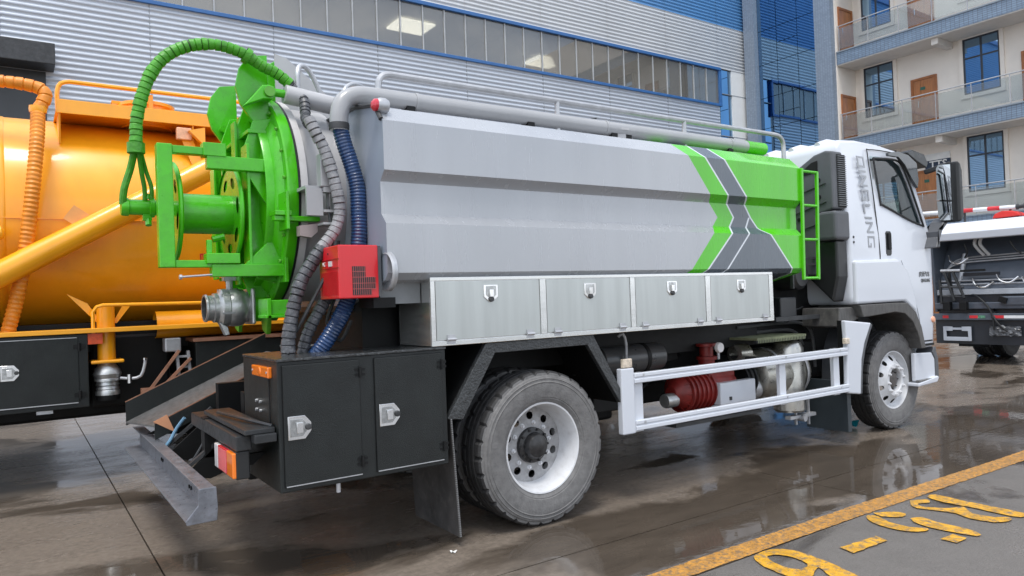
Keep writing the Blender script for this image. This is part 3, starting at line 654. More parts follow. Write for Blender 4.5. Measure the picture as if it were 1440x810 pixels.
# side clamps
for zc, x0_ in ((2.05, -1.56),):
    m_ = MB(); m_.box(-1.58, -1.30, .50, .56, 2.025, 2.055).box(-1.58, -1.48, .48, .60, 2.055, 2.085); m_.box(-1.52, -1.50, .46, .62, 1.97, 2.20); m_.build('door_clamp', green, D, smooth=0, bevel=.004)
m_ = MB(); m_.box(-1.62, -1.46, .60, .78, 1.44, 1.46).box(-1.61, -1.585, .60, .80, 1.44, 1.56).box(-1.60, -1.45, .62, .65, 1.46, 1.55).box(-1.6, -1.46, .74, .765, 1.46, 1.53); m_.build('door_clamp', green, D, smooth=0, bevel=.004)
for y in (1.72, 1.0): MB().prism([(y-.1, 1.52), (y+.12, 1.52), (y+.06, 1.36), (y-.03, 1.33)], 'yz', -1.52, -1.49).build('lower_lip', M('olive green', (.10, .33, .02), .4), D, smooth=0, bevel=.004)
# ---- hose reel on the door
yA = .72
R_ = MB().box(-2.18, -2.098, yA-.03, yA+.05, 1.757, 2.475).build('hose_reel', green, K, smooth=0, bevel=.005)
def part(parent, name, mat, *boxes, bevel=.004):
    q = MB()
    for b_ in boxes: q.box(*b_)
    return q.build(name, mat, parent, smooth=0, bevel=bevel)
part(R_, 'reel_arm', green, (-2.098, -1.86, yA-.02, yA+.04, 2.425, 2.47))
part(R_, 'reel_arm', green, (-1.93, -1.80, yA-.035, yA+.055, 2.42, 2.50))
part(R_, 'reel_arm', green, (-1.91, -1.45, yA-.03, yA+.03, 2.345, 2.425))
part(R_, 'reel_arm', green, (-2.098, -1.80, yA-.02, yA+.04, 1.757, 1.80))
part(R_, 'reel_arm', green, (-1.90, -1.46, yA-.035, yA+.045, 1.70, 1.775))
part(R_, 'pivot_block', green, (-1.93, -1.74, yA-.045, yA+.055, 1.778, 1.84), (-1.925, -1.895, yA-.03, yA+.0, 1.84, 1.92))
MB().prism([(-1.47, 2.35), (-1.47, 2.0), (-1.68, 2.344)], 'xz', yA+.005, yA+.03).build('gusset', green, R_, smooth=0, bevel=.003)
MB().prism([(-1.47, 1.775), (-1.47, 2.0), (-1.70, 1.776)], 'xz', yA+.005, yA+.03).build('gusset', green, R_, smooth=0, bevel=.003)
MB().box(-1.48, -1.458, yA-.07, yA+.12, 1.66, 2.50).build('mount_plate', green, R_, smooth=0, bevel=.004)
ax_ = V(-2.05, 1.02, 2.11)
m_ = MB(); m_.lathe(ax_, (1, 0, 0), [(.125, 0), (.125, .34)], 40); m_.build('reel_drum', green, R_)
def flange(x, holes):
    bm = bmesh.new(); ed = []
    def ring(cx, cy, rr, n, sx=1, rot=0):
        pts = []
        for i in range(n):
            a_ = 2*math.pi*i/n; px_, py_ = rr*sx*math.cos(a_), rr*math.sin(a_); pts.append((cx+px_*math.cos(rot)-py_*math.sin(rot), cy+px_*math.sin(rot)+py_*math.cos(rot)))
        vs = [bm.verts.new((0, p, q)) for p, q in pts]; return [bm.edges.new((vs[i], vs[(i+1) % n])) for i in range(n)]
    ed += ring(0, 0, .31, 56)
    for k in range(holes): t = 2*math.pi*(k+.3)/holes; ed += ring(.215*math.cos(t), .215*math.sin(t), .032, 14, 1.7, t+math.pi/2)
    bmesh.ops.triangle_fill(bm, use_beauty=True, edges=ed); bm.verts.index_update()
    mb = MB(); n0 = [v.co.copy() for v in bm.verts]; fs = [[q.index for q in f.verts] for f in bm.faces]; bm.free()
    mb.mesh([V(x, 1.02+p.y, 2.11+p.z) for p in n0], fs).mesh([V(x+.012, 1.02+p.y, 2.11+p.z) for p in n0], fs)
    mb.lathe((x, 1.02, 2.11), (1, 0, 0), [(.306, -.008), (.315, 0), (.315, .012), (.306, .02)], 56)
    return mb.build('reel_flange', green, R_, smooth=30)
flange(-2.06, 6); flange(-1.715, 7)
m_ = MB(); m_.lathe((-2.335, 1.02, 2.14), (1, 0, 0), [(0, 0), (.05, 0), (.055, .01), (.055, .04), (.047, .045), (.047, .15), (.06, .155), (.06, .18), (.047, .185), (.047, .28)], 18)
m_.box(-2.22, -2.17, 1.0, 1.04, 2.06, 2.14); m_.build('hydraulic_motor', green, R_)
m_ = MB(); m_.cyl((-2.19, 1.0, 2.19), (-2.19, 1.0, 2.22), .016, 8).cyl((-2.19, 1.0, 2.03), (-2.19, 1.02, 2.08), .018, 8).cyl((-1.85, .9, 1.94), (-1.78, .9, 1.96), .02, 8); m_.build('hose_fitting', green, R_)
MB().cyl((-2.08, .67, 1.70), (-1.86, .70, 1.715), .006, 8).build('lock_rod', galv, R_)
MB().cyl((-2.085, .67, 1.70), (-2.07, .67, 1.70), .014, 8).build('lock_knob', galv, R_)
# ---- ball valve on the door
def lath(parent, name, o, ax, prof, mat, n=32, smooth=30): return MB().lathe(o, ax, prof, n).build(name, mat, parent, smooth=smooth)
vo = V(-1.87, 1.1, 1.515)
BV = lath(K, 'discharge_valve', vo, (1, 0, 0), [(.075, .0), (.088, 0), (.090, .012), (.082, .022), (.082, .05), (.095, .055), (.095, .08), (.118, .095), (.122, .10), (.122, .14), (.118, .145), (.122, .16), (.126, .20), (.118, .235), (.100, .255), (.100, .27)], alloy)
lath(BV, 'outlet_bore', vo, (1, 0, 0), [(.075, .0), (.07, .01), (.068, .12), (0, .125)], darksteel)
MB().box(-1.60, -1.575, .985, 1.215, 1.40, 1.635).build('valve_flange', alloy, BV, smooth=0, bevel=.01)
for k in range(6): t = math.pi/3*k+.3; MB().cyl(vo+V(.09, .112*math.cos(t), .112*math.sin(t)), vo+V(.165, .112*math.cos(t), .112*math.sin(t)), .012, 6).build('valve_bolt', galv, BV)
m_ = MB(); m_.cyl((-1.71, 1.1, 1.63), (-1.71, 1.1, 1.70), .022, 10).box(-1.75, -1.67, 1.07, 1.13, 1.69, 1.715); m_.build('valve_stem', galv, BV)
m_ = MB(); m_.prism([(-1.79, 1.42), (-1.74, 1.39), (-1.73, 1.34), (-1.755, 1.335)], 'xz', 1.04, 1.1); m_.build('cam_lever', alloy, BV, smooth=0, bevel=.004)
MB().lathe((-1.575, 1.1, 1.515), (1, 0, 0), [(.10, 0), (.10, .16)], 24).build('valve_neck', green, BV)
# ---- lift cylinder, top pipe, rails, hoops
cy = V(-1.42, .75, 2.865); cdv = (V(-.86, .75, 2.80)-cy).normalized()
LC = MB().lathe(cy, cdv, [(0, 0), (.058, 0), (.060, .006), (.060, .42), (.05, .43), (.043, .44), (.043, .58)], 24).build('lift_cylinder', greypaint, K)
MB().cyl((-1.55, .75, 2.868), cy, .026, 14).build('piston_rod', green, LC)
m_ = MB(); m_.cyl((-.85, .70, 2.80), (-.85, .80, 2.80), .045, 16); m_.build('cylinder_eye', greypaint, LC)
m_ = MB(); m_.prism([(-.95, 2.68), (-.76, 2.68), (-.80, 2.84), (-.90, 2.84)], 'xz', .68, .70).prism([(-.95, 2.68), (-.76, 2.68), (-.80, 2.84), (-.90, 2.84)], 'xz', .80, .82); m_.build('cylinder_bracket', greypaint, LC, smooth=0)
TP = MB().tube(spline([(-1.225, .33, 2.56), (-1.222, .33, 2.66), (-1.19, .335, 2.745), (-1.11, .34, 2.79), (-1.0, .34, 2.80), (-.7, .34, 2.80)], .025) + [V(.8, .34, 2.80), V(2.62, .34, 2.80)], .056, 20).build('suction_pipe', pipegrey, K)
MB().cyl((2.62, .34, 2.80), (2.88, .34, 2.80), .058, 20).build('pipe_end', greenpanel, TP)
for x in (-.70, .93, 2.40): MB().cyl((x-.012, .34, 2.80), (x+.012, .34, 2.80), .060, 20).build('pipe_collar', pipegrey, TP)
for x in (-.75, .2, 1.0, 1.15, 2.38): MB().box(x-.03, x+.03, .30, .38, 2.70, 2.76).build('pipe_saddle', deepblack, TP, smooth=0)
rz = 2.955
HR = MB().tube(spline([(-.955, .34, 2.80), (-.955, .34, 2.87), (-.945, .34, 2.915), (-.915, .34, 2.945), (-.87, .34, rz)], .015) + [V(.5, .34, rz), V(1.9, .34, rz)] + spline([(3.05, .34, rz), (3.13, .34, rz-.008), (3.18, .34, rz-.045), (3.195, .34, rz-.10), (3.195, .34, 2.70)], .02), .021, 10).build('hand_rail', galv, K)
for x in (.47, 1.83): MB().cyl((x, .34, 2.70), (x, .34, rz), .019, 10).build('rail_post', galv, HR)
MB().tube(spline([(-1.33, .75, 2.86), (-1.33, .75, 3.00), (-1.30, .78, 3.07), (-1.24, .80, 3.06), (-1.17, .82, 2.95), (-1.12, .84, 2.80)], .02), .017, 10).build('grab_hoop', galv, K)
MB().tube(spline([(-1.07, .62, 2.78), (-1.06, .64, 2.90), (-.99, .70, 2.97), (-.90, .76, 2.99), (-.80, .84, 2.97), (-.74, .90, 2.90)], .02), .0155, 10).build('grab_hoop', galv, K)
MB().prism([(-1.38, 2.8), (-1.38, 3.22), (-1.30, 3.20), (-.98, 2.95), (-.92, 2.75)], 'xz', 1.45, 1.47).build('hinge_gusset', greypaint, K, smooth=0)
MB().prism([(-1.38, 2.8), (-1.38, 3.22), (-1.30, 3.20), (-.98, 2.95), (-.92, 2.75)], 'xz', 1.05, 1.07).build('hinge_gusset', greypaint, K, smooth=0)
m_ = MB(); m_.lathe((1.1, .55, 2.73), (0, 0, 1), [(.25, 0), (.25, .06), (.27, .06), (.27, .08), (0, .1)], 28); m_.build('manhole', greypaint, K)
MB().bar((.72, .50, 2.86), (.95, .46, 2.90), .03, .012).build('manhole_lever', darksteel, K)
# rear marker lamp on the upper corner
RL = MB().lathe((-1.10, .055, 2.665), (1, 0, 0), [(.0, .0), (.040, 0), (.046, .02), (.046, .05), (.036, .07), (0, .075)], 20).build('marker_lamp', galv, K)
MB().lathe((-1.10, .055, 2.665), (-1, 0, 0), [(.038, 0), (.036, .016), (.02, .03), (0, .034)], 20).build('lens', redlens, RL)
# ---- hoses at the rear
GHB = wrapped([(-1.37, .76, 2.93), (-1.455, .77, 2.995), (-1.545, .78, 3.035), (-1.675, .79, 3.105), (-1.825, .80, 3.13), (-1.965, .82, 3.105), (-2.085, .84, 3.035), (-2.172, .86, 2.92), (-2.226, .87, 2.77), (-2.254, .88, 2.635), (-2.26, .88, 2.53), (-2.265, .88, 2.45)], .036, .036).build('green_hose_bundle', [greenhose, greenhose_gap], K)
for pts, rr in (([(-2.262, .88, 2.50), (-2.283, .96, 2.369), (-2.32, .97, 2.24), (-2.328, .99, 2.15)], .021), ([(-2.254, .88, 2.50), (-2.224, .96, 2.33), (-2.21, .98, 2.258), (-2.206, 1.0, 2.18)], .014), ([(-2.246, .89, 2.50), (-2.20, .97, 2.353), (-2.172, .98, 2.261), (-2.17, 1.0, 2.17)], .013)):
    MB().tube(spline(pts, .03), rr, 10).build('hose_tail', greenhose, GHB)
MB().tube([(-2.262, .88, 2.44), (-2.262, .88, 2.50)], .049, 12).build('hose_clamp', greenhose, GHB)
MB().lathe((-1.635, .785, 3.085), V(-.13, 0, .07).normalized(), [(.05, -.018), (.052, 0), (.05, .018)], 14).build('hose_clamp', greenhose, GHB)
wrapped([(-1.40, .76, 2.95), (-1.34, .76, 2.90), (-1.31, .70, 2.82), (-1.33, .62, 2.70), (-1.39, .40, 2.60)], .032, .036).build('grey_hose', [darkhose, darkhose_gap], K)
wrapped([(-1.41, .34, 2.62), (-1.375, .32, 2.53), (-1.325, .31, 2.42), (-1.275, .30, 2.24), (-1.25, .30, 2.08), (-1.28, .31, 1.96), (-1.37, .32, 1.84)], .036, .038).build('grey_hose', [greyhose, greyhose_gap], K)
wrapped([(-1.35, .32, 1.86), (-1.42, .33, 1.76), (-1.49, .34, 1.64), (-1.54, .34, 1.48), (-1.57, .34, 1.32), (-1.575, .34, 1.22)], .040, .042).build('grey_hose', [darkhose, darkhose_gap], K)
wrapped([(-1.27, .40, 1.75), (-1.30, .40, 1.58), (-1.37, .40, 1.46), (-1.43, .42, 1.34), (-1.46, .44, 1.22)], .036, .038).build('grey_hose', [darkhose, darkhose_gap], K)
ribbed([(-1.225, .33, 2.60), (-1.20, .32, 2.48), (-1.165, .31, 2.36), (-1.135, .30, 2.22), (-1.13, .30, 2.06), (-1.135, .30, 1.90), (-1.16, .31, 1.70), (-1.22, .33, 1.50), (-1.32, .36, 1.32), (-1.40, .40, 1.20)], .048, .020, .045, 18).build('blue_suction_hose', bluehose, K)
MB().lathe((-1.225, .33, 2.585), (0, 0, -1), [(.06, -.02), (.062, 0), (.06, .02)], 18).build('hose_clamp', darksteel, K)
for pts in ([(-1.22, .42, 1.90), (-1.24, .42, 1.6), (-1.30, .44, 1.40), (-1.2, .5, 1.28), (-1.1, .55, 1.4)], [(-1.30, .36, 2.10), (-1.28, .36, 1.9), (-1.31, .38, 1.74)], [(-1.20, .45, 1.75), (-1.18, .45, 1.5), (-1.26, .5, 1.30), (-1.4, .55, 1.25)], [(-1.34, .3, 1.7), (-1.52, .36, 1.36), (-1.60, .38, 1.28), (-1.58, .3, 1.235)]):
    MB().tube(spline(pts, .04), .011, 8).build('cable', darksteel, K)
# steel bracket box beside the barrel
m_ = MB(); m_.box(-1.43, -1.33, .36, .38, 2.045, 2.21).box(-1.33, -1.22, .34, .36, 2.185, 2.20).box(-1.33, -1.22, .34, .50, 2.20, 2.215).box(-1.232, -1.22, .34, .50, 2.0, 2.20).box(-1.33, -1.232, .34, .50, 2.065, 2.08).box(-1.34, -1.22, .34, .50, 1.99, 2.004).box(-1.29, -1.275, .40, .42, 2.08, 2.20)
m_.box(-1.43, -1.32, .38, .6, 2.205, 2.225); BK = m_.build('lock_bracket', pipegrey, K, smooth=0)
MB().box(-1.345, -1.285, .34, .42, 2.217, 2.42).build('bracket_post', pipegrey, BK, smooth=0, bevel=.006)
MB().prism([(-1.45, 1.99), (-1.34, 2.005), (-1.34, 1.955), (-1.38, 1.92), (-1.45, 1.93)], 'xz', .44, .5).build('bracket_arm', M('dusty pink grey', (.33, .27, .26), .5), BK, smooth=0)
# ---- red equipment case
RX0, RX1, RZ0, RZ1 = -1.365, -1.125, 1.54, 1.845
RB = MB().box(RX0, RX1, .05, .36, RZ0, RZ1).build('red_equipment_case', red, K, smooth=0, bevel=.006)
MB().box(RX1, RX1+.02, .055, .36, RZ0+.01, RZ1-.004).build('case_back', dgplastic, RB, smooth=0)
m_ = MB()
GX = lambda a_: RX0 + (a_-330)/(800-330)*.24
GZ = lambda b_: RZ1 - (b_-40)/(690-40)*.3
m_.box(GX(485), GX(640), .0478, .052, GZ(440), GZ(305)).box(GX(485), GX(760), .0478, .052, GZ(585), GZ(440)).box(GX(485), GX(710), .0478, .052, GZ(660), GZ(585)); m_.build('vent_opening', blplastic, RB, smooth=0, kind='stuff')
m_ = MB()
for a_ in range(500, 765, 25):
    zb_, zt_ = (GZ(660) if a_ < 710 else GZ(585)), (GZ(305) if a_ < 640 else GZ(440)); m_.box(GX(a_)-.0012, GX(a_)+.0012, .0455, .049, zb_, zt_)
for b_, xe in ((370, 640), (440, 760), (515, 760), (585, 760)): m_.box(GX(485), GX(xe), .0457, .0488, GZ(b_)-.0014, GZ(b_)+.0014)
m_.build('vent_grille', M('grille red', (.45, .10, .10), .4), RB, smooth=0, kind='stuff')
m_ = MB()
for k in range(14): m_.box(RX0-.003, RX0+.002, .075+.019*k, .083+.019*k, RZ0+.02, RZ0+.155)
m_.build('rear_louvre', M('dark red', (.40, .01, .015), .35), RB, smooth=0, kind='stuff')
m_ = MB(); m_.box(RX0-.004, RX0+.002, .05, .35, RZ0+.175, RZ0+.18).box(RX0-.004, RX0+.002, .05, .35, RZ0+.225, RZ0+.23); m_.build('trim_line', M('dark red', (.40, .01, .015), .35), RB, smooth=0)
MB().box(RX0-.005, RX0+.002, .15, .20, RZ0+.188, RZ0+.218).build('label_plate', clearlens, RB, smooth=0)
text('VC', .035, whiteletter, 'case_lettering', frame((RX0-.005, .27, RZ0+.203), (0, -1, 0), (0, 0, 1)), RB, .001)
MB().cyl((RX0-.003, .21, RZ0+.262), (RX0+.002, .21, RZ0+.262), .006, 8).build('lock_hole', blplastic, RB)
m_ = MB(); m_.lathe((-1.055, .03, 1.69), (-1, 0, 0), [(.0, 0), (.10, 0), (.115, .01), (.115, .03), (.105, .04)], 32); m_.build('vent_cap', galv, K)
MB().box(-1.14, -1.0, .10, .32, 1.48, 1.54).build('case_bracket', deepblack, K, smooth=0)
# ---- black rear cabinet
CX0, CX1, CZ0, CZ1 = -1.74, -.73, .525, 1.215
CB = MB().box(CX0, CX1, .004, .69, CZ0, CZ1).build('rear_cabinet', black, K, smooth=0, bevel=.006)
MB().box(CX0-.004, CX1+.004, -.002, .70, CZ1, CZ1+.016).build('cabinet_top', M('rain-wet black sheet', (.03, .032, .033), .16, var=.5, vs=22, bump=1.0, bs=38, dirt=.7, dcol=(.16, .165, .17), rvar=.12), CB, smooth=0, bevel=.004)
def pent(cx, cz, s, right):
    a_ = s/2
    p = [(-a_, -a_), (a_*.45, -a_), (a_, -a_*.35), (a_, a_*.35), (a_*.45, a_), (-a_, a_)] if right else [(-a_, a_), (-a_, -a_*.45), (-a_*.2, -a_*1.05), (a_*.2, -a_*1.05), (a_, -a_*.45), (a_, a_)]
    return [(cx+x, cz+z) for x, z in p]
def latch(parent, cx, cz, s, right, y=0.):
    q = MB(); q.prism(pent(cx, cz, s, right), 'xz', y-.006, y+.002)
    o = q.build('latch', chrome, parent, smooth=0, bevel=.003)
def latchset(parent, lst, s, right, y):
    first = None
    for cx, cz in lst:
        if first is None:
            q = MB(); q.prism(pent(cx, cz, s, right), 'xz', y-.006, y+.002, 0)
            q.prism(pent(cx-(.006 if right else 0), cz+(0 if right else .006), s*.74, right), 'xz', y-.0075, y-.004, 1)
            q.box(cx-s*.16, cx+s*.12, y-.02, y-.006, cz-s*.22, cz+s*.22, 0)
            if right: q.lathe((cx+s*.36, y-.005, cz), (0, -1, 0), [(.0, .016), (.016, .014), (.018, 0)], 12, 2)
            else: q.lathe((cx, y-.005, cz-s*.36), (0, -1, 0), [(.0, .016), (.016, .014), (.018, 0)], 12, 2)
            first = q.build('latch', [chrome, M('latch dish', (.45, .46, .46), .2, metal=.9, var=.3, vs=30), darksteel], parent, smooth=30, bevel=.0015); c0 = (cx, cz)
        else: dup(first, (cx-c0[0], 0, cz-c0[1]), parent)
for x0_, x1_ in ((-1.715, -1.285), (-1.195, -.765)):
    MB().box(x0_, x1_, -.006, .003, CZ0+.03, CZ1-.02).build('cabinet_door', black, CB, smooth=0, bevel=.003)
    MB().box(x0_-.004, x1_+.004, .0025, .0037, CZ0+.026, CZ1-.016).build('door_gap', deepblack, CB, smooth=0)
    MB().box(x0_+.005, x1_-.002, -.0085, -.0055, CZ0+.029, CZ0+.034).build('door_edge', galv, CB, smooth=0)
latchset(CB, [(-1.633, .862), (-1.112, .869)], .125, True, -.006)
first = None
for x, z in ((-1.283, 1.127), (-1.283, .63), (-.763, 1.128), (-.763, .638)):
    if first is None:
        q = MB(); q.cyl((x, -.012, z-.03), (x, -.012, z+.03), .009, 8).box(x-.03, x+.03, -.009, -.005, z-.022, z-.006).box(x-.03, x+.03, -.009, -.005, z+.006, z+.022); first = q.build('hinge', deepblack, CB, smooth=0); h0 = (x, z)
    else: dup(first, (x-h0[0], 0, z-h0[1]), CB)
AL = MB().box(CX0-.022, CX0+.002, .10, .42, 1.125, 1.185).build('amber_marker', amber, CB, smooth=0, bevel=.006)
MB().lathe((CX0-.022, .26, 1.155), (-1, 0, 0), [(.025, 0), (.022, .004), (0, .006)], 18).build('lens_dome', amber, AL)
for y in (.12, .40): MB().cyl((CX0-.026, y, 1.155), (CX0, y, 1.155), .007, 8).build('screw', galv, AL)
m_ = MB()
for y, z in ((.40, .98), (.40, .93), (.32, .98), (.32, .93)): m_.cyl((CX0-.012, y, z), (CX0, y, z), .009, 6)
m_.build('bolt_heads', galv, CB, kind='stuff')
MB().tube(spline([(CX0-.006, .14, 1.12), (CX0-.008, .13, .95), (CX0-.008, .14, .82)], .05), .004, 6).build('lamp_cable', deepblack, CB)
MB().cyl((-1.42, .02, CZ0-.05), (-1.42, .02, CZ0+.002), .012, 8).build('drain_plug', galv, CB)
# ---- frame ends, tail lamp, chute, bumper
MB().box(-1.90, -1.745, .05, 1.05, .845, .872).build('rear_shelf', blackw, K, smooth=0, bevel=.004)
MB().box(-1.86, -1.745, .02, .10, .80, .845).build('rear_shelf_bracket', blackw, K, smooth=0, bevel=.004)
MB().tube(spline([(-1.75, .08, .875), (-1.82, .3, .89), (-1.88, .75, .89)], .05), .01, 8).build('air_line', blackw, K)
MB().box(-1.93, -1.85, .12, 1.3, .755, .835).build('rear_crossmember', blackw, K, smooth=0, bevel=.006)
MB().box(-1.93, -1.7, .9, 1.0, .6, .84).build('frame_bracket', deepblack, K, smooth=0)
TL = MB().box(-1.93, -1.86, .13, .56, .605, .752).build('tail_lamp', blplastic, K, smooth=0, bevel=.006)
for nm, y0_, y1_, mt in (('amber_lens', .135, .265, amber), ('red_lens', .268, .47, redlens), ('reverse_lens', .473, .555, clearlens)):
    MB().box(-1.948, -1.925, y0_, y1_, .612, .746).build(nm, mt, TL, smooth=0, bevel=.006)
m_ = MB()
for k in range(7): m_.box(-1.951, -1.947, .28+.026*k, .285+.026*k, .62, .74)
m_.build('lens_ribs', M('pink lens rib', (.75, .25, .25), .2), TL, smooth=0, kind='stuff')
MB().prism([(-1.86, .70), (-1.74, .70), (-1.74, .69), (-1.80, .64), (-1.86, .64)], 'xz', .3, .34).build('lamp_bracket', deepblack, K, smooth=0)
MB().box(-1.72, -1.40, .72, 1.70, .46, .72).build('rear_frame_box', deepblack, K, smooth=0, bevel=.01)
# bumper: folded galvanised channel
bp = [(-2.10, .595), (-2.06, .595), (-2.06, .44), (-2.17, .44), (-2.17, .452), (-2.085, .452), (-2.085, .56), (-2.10, .57)]
BU = MB().prism([(-2.12, .60), (-2.045, .60), (-2.045, .435), (-2.185, .435), (-2.185, .447), (-2.075, .452), (-2.075, .565), (-2.12, .59)], 'xz', .10, 2.62).build('rear_bumper', M('galvanised bumper', (.17, .18, .205), .34, metal=.3, var=.3, vs=14, dirt=.6, dcol=(.08, .075, .075), rvar=.2), K, smooth=0, bevel=.004)
MB().prism([(-2.125, .602), (-2.04, .602), (-2.035, .50), (-2.04, .43), (-2.185, .428), (-2.19, .45), (-2.13, .52)], 'xz', .088, .10).build('bumper_end_plate', M('galvanised bumper', (.36, .37, .40)), BU, smooth=0, bevel=.004)
random.seed(5)
m_ = MB()
for y in (.55, .60, 1.5, 1.55): m_.cyl((-2.082, y, .51), (-2.07, y, .51), .012, 6)
m_.build('bumper_bolts', deepblack, BU, smooth=0, kind='stuff')
for y in (.95, 1.75): MB().bar((-2.06, y, .52), (-1.72, y-.05, .80), .05, .02).build('bumper_stay', darksteel, BU, smooth=0)
MB().prism([(-2.06, .50), (-1.7, .80), (-1.5, .80), (-1.5, .6), (-1.9, .47)], 'xz', .9, .92).build('tow_plate', deepblack, K, smooth=0)
MB().prism([(-2.06, .50), (-1.7, .80), (-1.5, .80), (-1.5, .6), (-1.9, .47)], 'xz', 1.6, 1.62).build('tow_plate', deepblack, K, smooth=0)
MB().tube(spline([(-2.06, 1.62, .56), (-2.0, 1.7, .60), (-1.95, 1.72, .68), (-1.9, 1.7, .75)], .03), .012, 8).build('trailer_coil', M('blue coil', (.12, .24, .36), .4), K)
MB().tube(spline([(-2.04, 1.05, .5), (-1.98, 1.0, .58), (-1.9, .98, .72), (-1.86, .95, .84)], .03), .008, 8).build('brake_hose', darksteel, K)
# chute: sloping channel of black steel
sx = V(-2.18, 0, .66); ex = V(-1.10, 0, 1.13); nx = V(-2.08, 0, .66+.1*.47/1.08)
yn, yf = 1.80, 2.50
m_ = MB(); m_.mesh([(nx.x, yn, nx.z), (ex.x, yn, ex.z), (ex.x, yf, ex.z), (sx.x, yf, sx.z), (nx.x, yn, nx.z-.012), (ex.x, yn, ex.z-.012), (ex.x, yf, ex.z-.012), (sx.x, yf, sx.z-.012)], [(0, 1, 2, 3), (7, 6, 5, 4), (0, 4, 5, 1), (1, 5, 6, 2), (2, 6, 7, 3), (3, 7, 4, 0)])
CH = m_.build('discharge_chute', M('gritty chute floor', (.10, .10, .10), .36, var=.45, vs=25, bump=.5, bs=60, dirt=.4, dcol=(.20, .16, .135)), K, smooth=0)
for y, p0, lo, hi in ((yf, sx, -.03, .15), (yn-.012, nx, -.10, .012)):
    MB().prism([(p0.x, p0.z+lo), (ex.x, ex.z+lo), (ex.x, ex.z+hi), (p0.x, p0.z+hi)], 'xz', y, y+.012).build('chute_side', black, CH, smooth=0)
    MB().bar((p0.x, y+.006, p0.z+hi), (ex.x, y+.006, ex.z+hi), .014, .006, up=(0, 1, 0)).build('chute_lip', copper, CH, smooth=0)
MB().prism([(nx.x-.01, nx.z+.03), (nx.x+.13, nx.z-.06), (nx.x+.08, nx.z+.07)], 'xz', yn-.018, yn-.013).build('lip_flap', M('raw orange steel', (.55, .26, .14), .5, var=.2), CH, smooth=0)
MB().prism([(-2.1, .62), (-1.15, 1.0), (-1.15, .6), (-1.5, .55)], 'xz', yn+.2, yn+.22).build('chute_support', deepblack, CH, smooth=0)
# ---- stainless tool locker
TB = MB().box(-.82, 2.47, .006, .44, 1.235, 1.648).build('tool_locker', steel, K, smooth=0, bevel=.004)
MB().box(-.82, 2.47, -.004, .008, 1.628, 1.650).build('locker_frame', steel, TB, smooth=0, bevel=.002)
MB().box(-.82, 2.47, -.004, .008, 1.235, 1.265).build('locker_frame', steel, TB, smooth=0, bevel=.002)
for x0_, x1_ in ((-.82, -.79), (-.005, .045), (.81, .857), (1.62, 1.675), (2.42, 2.47)): MB().box(x0_, x1_, -.0042, .008, 1.265, 1.628).build('locker_frame', steel, TB, smooth=0, bevel=.002)
doorst = M('brushed steel door', (.48, .505, .495), .33, metal=.75, var=.09, vs=2.2, dirt=.12, dcol=(.36, .37, .36), rvar=.1, stretch=(5, 1, .35), bump=.02, bs=3)
for x0_, x1_ in ((-.785, -.010), (.050, .805), (.862, 1.615), (1.68, 2.415)):
    MB().box(x0_, x1_, -.0022, .0058, 1.268, 1.625).build('locker_door', doorst, TB, smooth=0, bevel=.002)
latchset(TB, [(-.392, 1.545), (.427, 1.54), (1.24, 1.54), (2.052, 1.538)], .105, False, -.002)
first = None
for x in (-.689, -.096, .132, .72, .945, 1.54, 1.758, 2.347):
    if first is None:
        q = MB(); q.cyl((x-.03, -.012, 1.272), (x+.03, -.012, 1.272), .009, 8).box(x-.028, x+.028, -.008, -.003, 1.245, 1.30); first = q.build('hinge', galv, TB, smooth=0); h0 = x
    else: dup(first, (x-h0, 0, 0), TB)
MB().box(-.86, 2.6, .10, .44, 1.652, 1.70).build('locker_top_rail', darksteel, K, smooth=0)
MB().box(-1.09, -.825, .12, .42, 1.50, 1.665).build('under_tank_bracket', M('under panel grey', (.20, .21, .215), .5, var=.2), K, smooth=0)
# ---- mudguard and flaps over the rear wheel
og = [(-.725, .79), (-.43, 1.232), (.455, 1.232), (.76, .72)]; ig = [(.685, .735), (.40, 1.165), (-.365, 1.165), (-.615, .775)]
MG = MB().prism(og+ig, 'xz', .012, .05).build('mudguard', M('wet black mudguard', (.035, .038, .04), .3, var=.35, vs=18, bump=.6, bs=70, dirt=.4, dcol=(.10, .105, .11)), K, smooth=0, bevel=.004)
MB().prism(og + [(.74, .72), (.44, 1.215), (-.415, 1.215), (-.705, .79)], 'xz', .05, .70).build('mudguard_plate', deepblack, MG, smooth=0)
m_ = MB(); m_.poly([(-.70, .02, .79), (-.70, .62, .79), (-.66, .62, .06), (-.66, .02, .06)]); m_.poly([(-.69, .02, .79), (-.69, .62, .79), (-.65, .62, .06), (-.65, .02, .06)])
m_.poly([(-.70, .02, .79), (-.66, .02, .06), (-.65, .02, .06), (-.69, .02, .79)]); m_.poly([(-.66, .02, .06), (-.66, .62, .06), (-.65, .62, .06), (-.65, .02, .06)])
MF = m_.build('mud_flap', flaprub, K, smooth=0)
m_ = MB()
for k in range(64): t = k/64; m_.box(-.70+.04*t-.004, -.70+.04*t+.004, .008, .022, .785-.725*t-.003, .785-.725*t+.003)
m_.build('flap_teeth', M('flap teeth', (.2, .2, .2), .6), MF, smooth=0, kind='stuff')
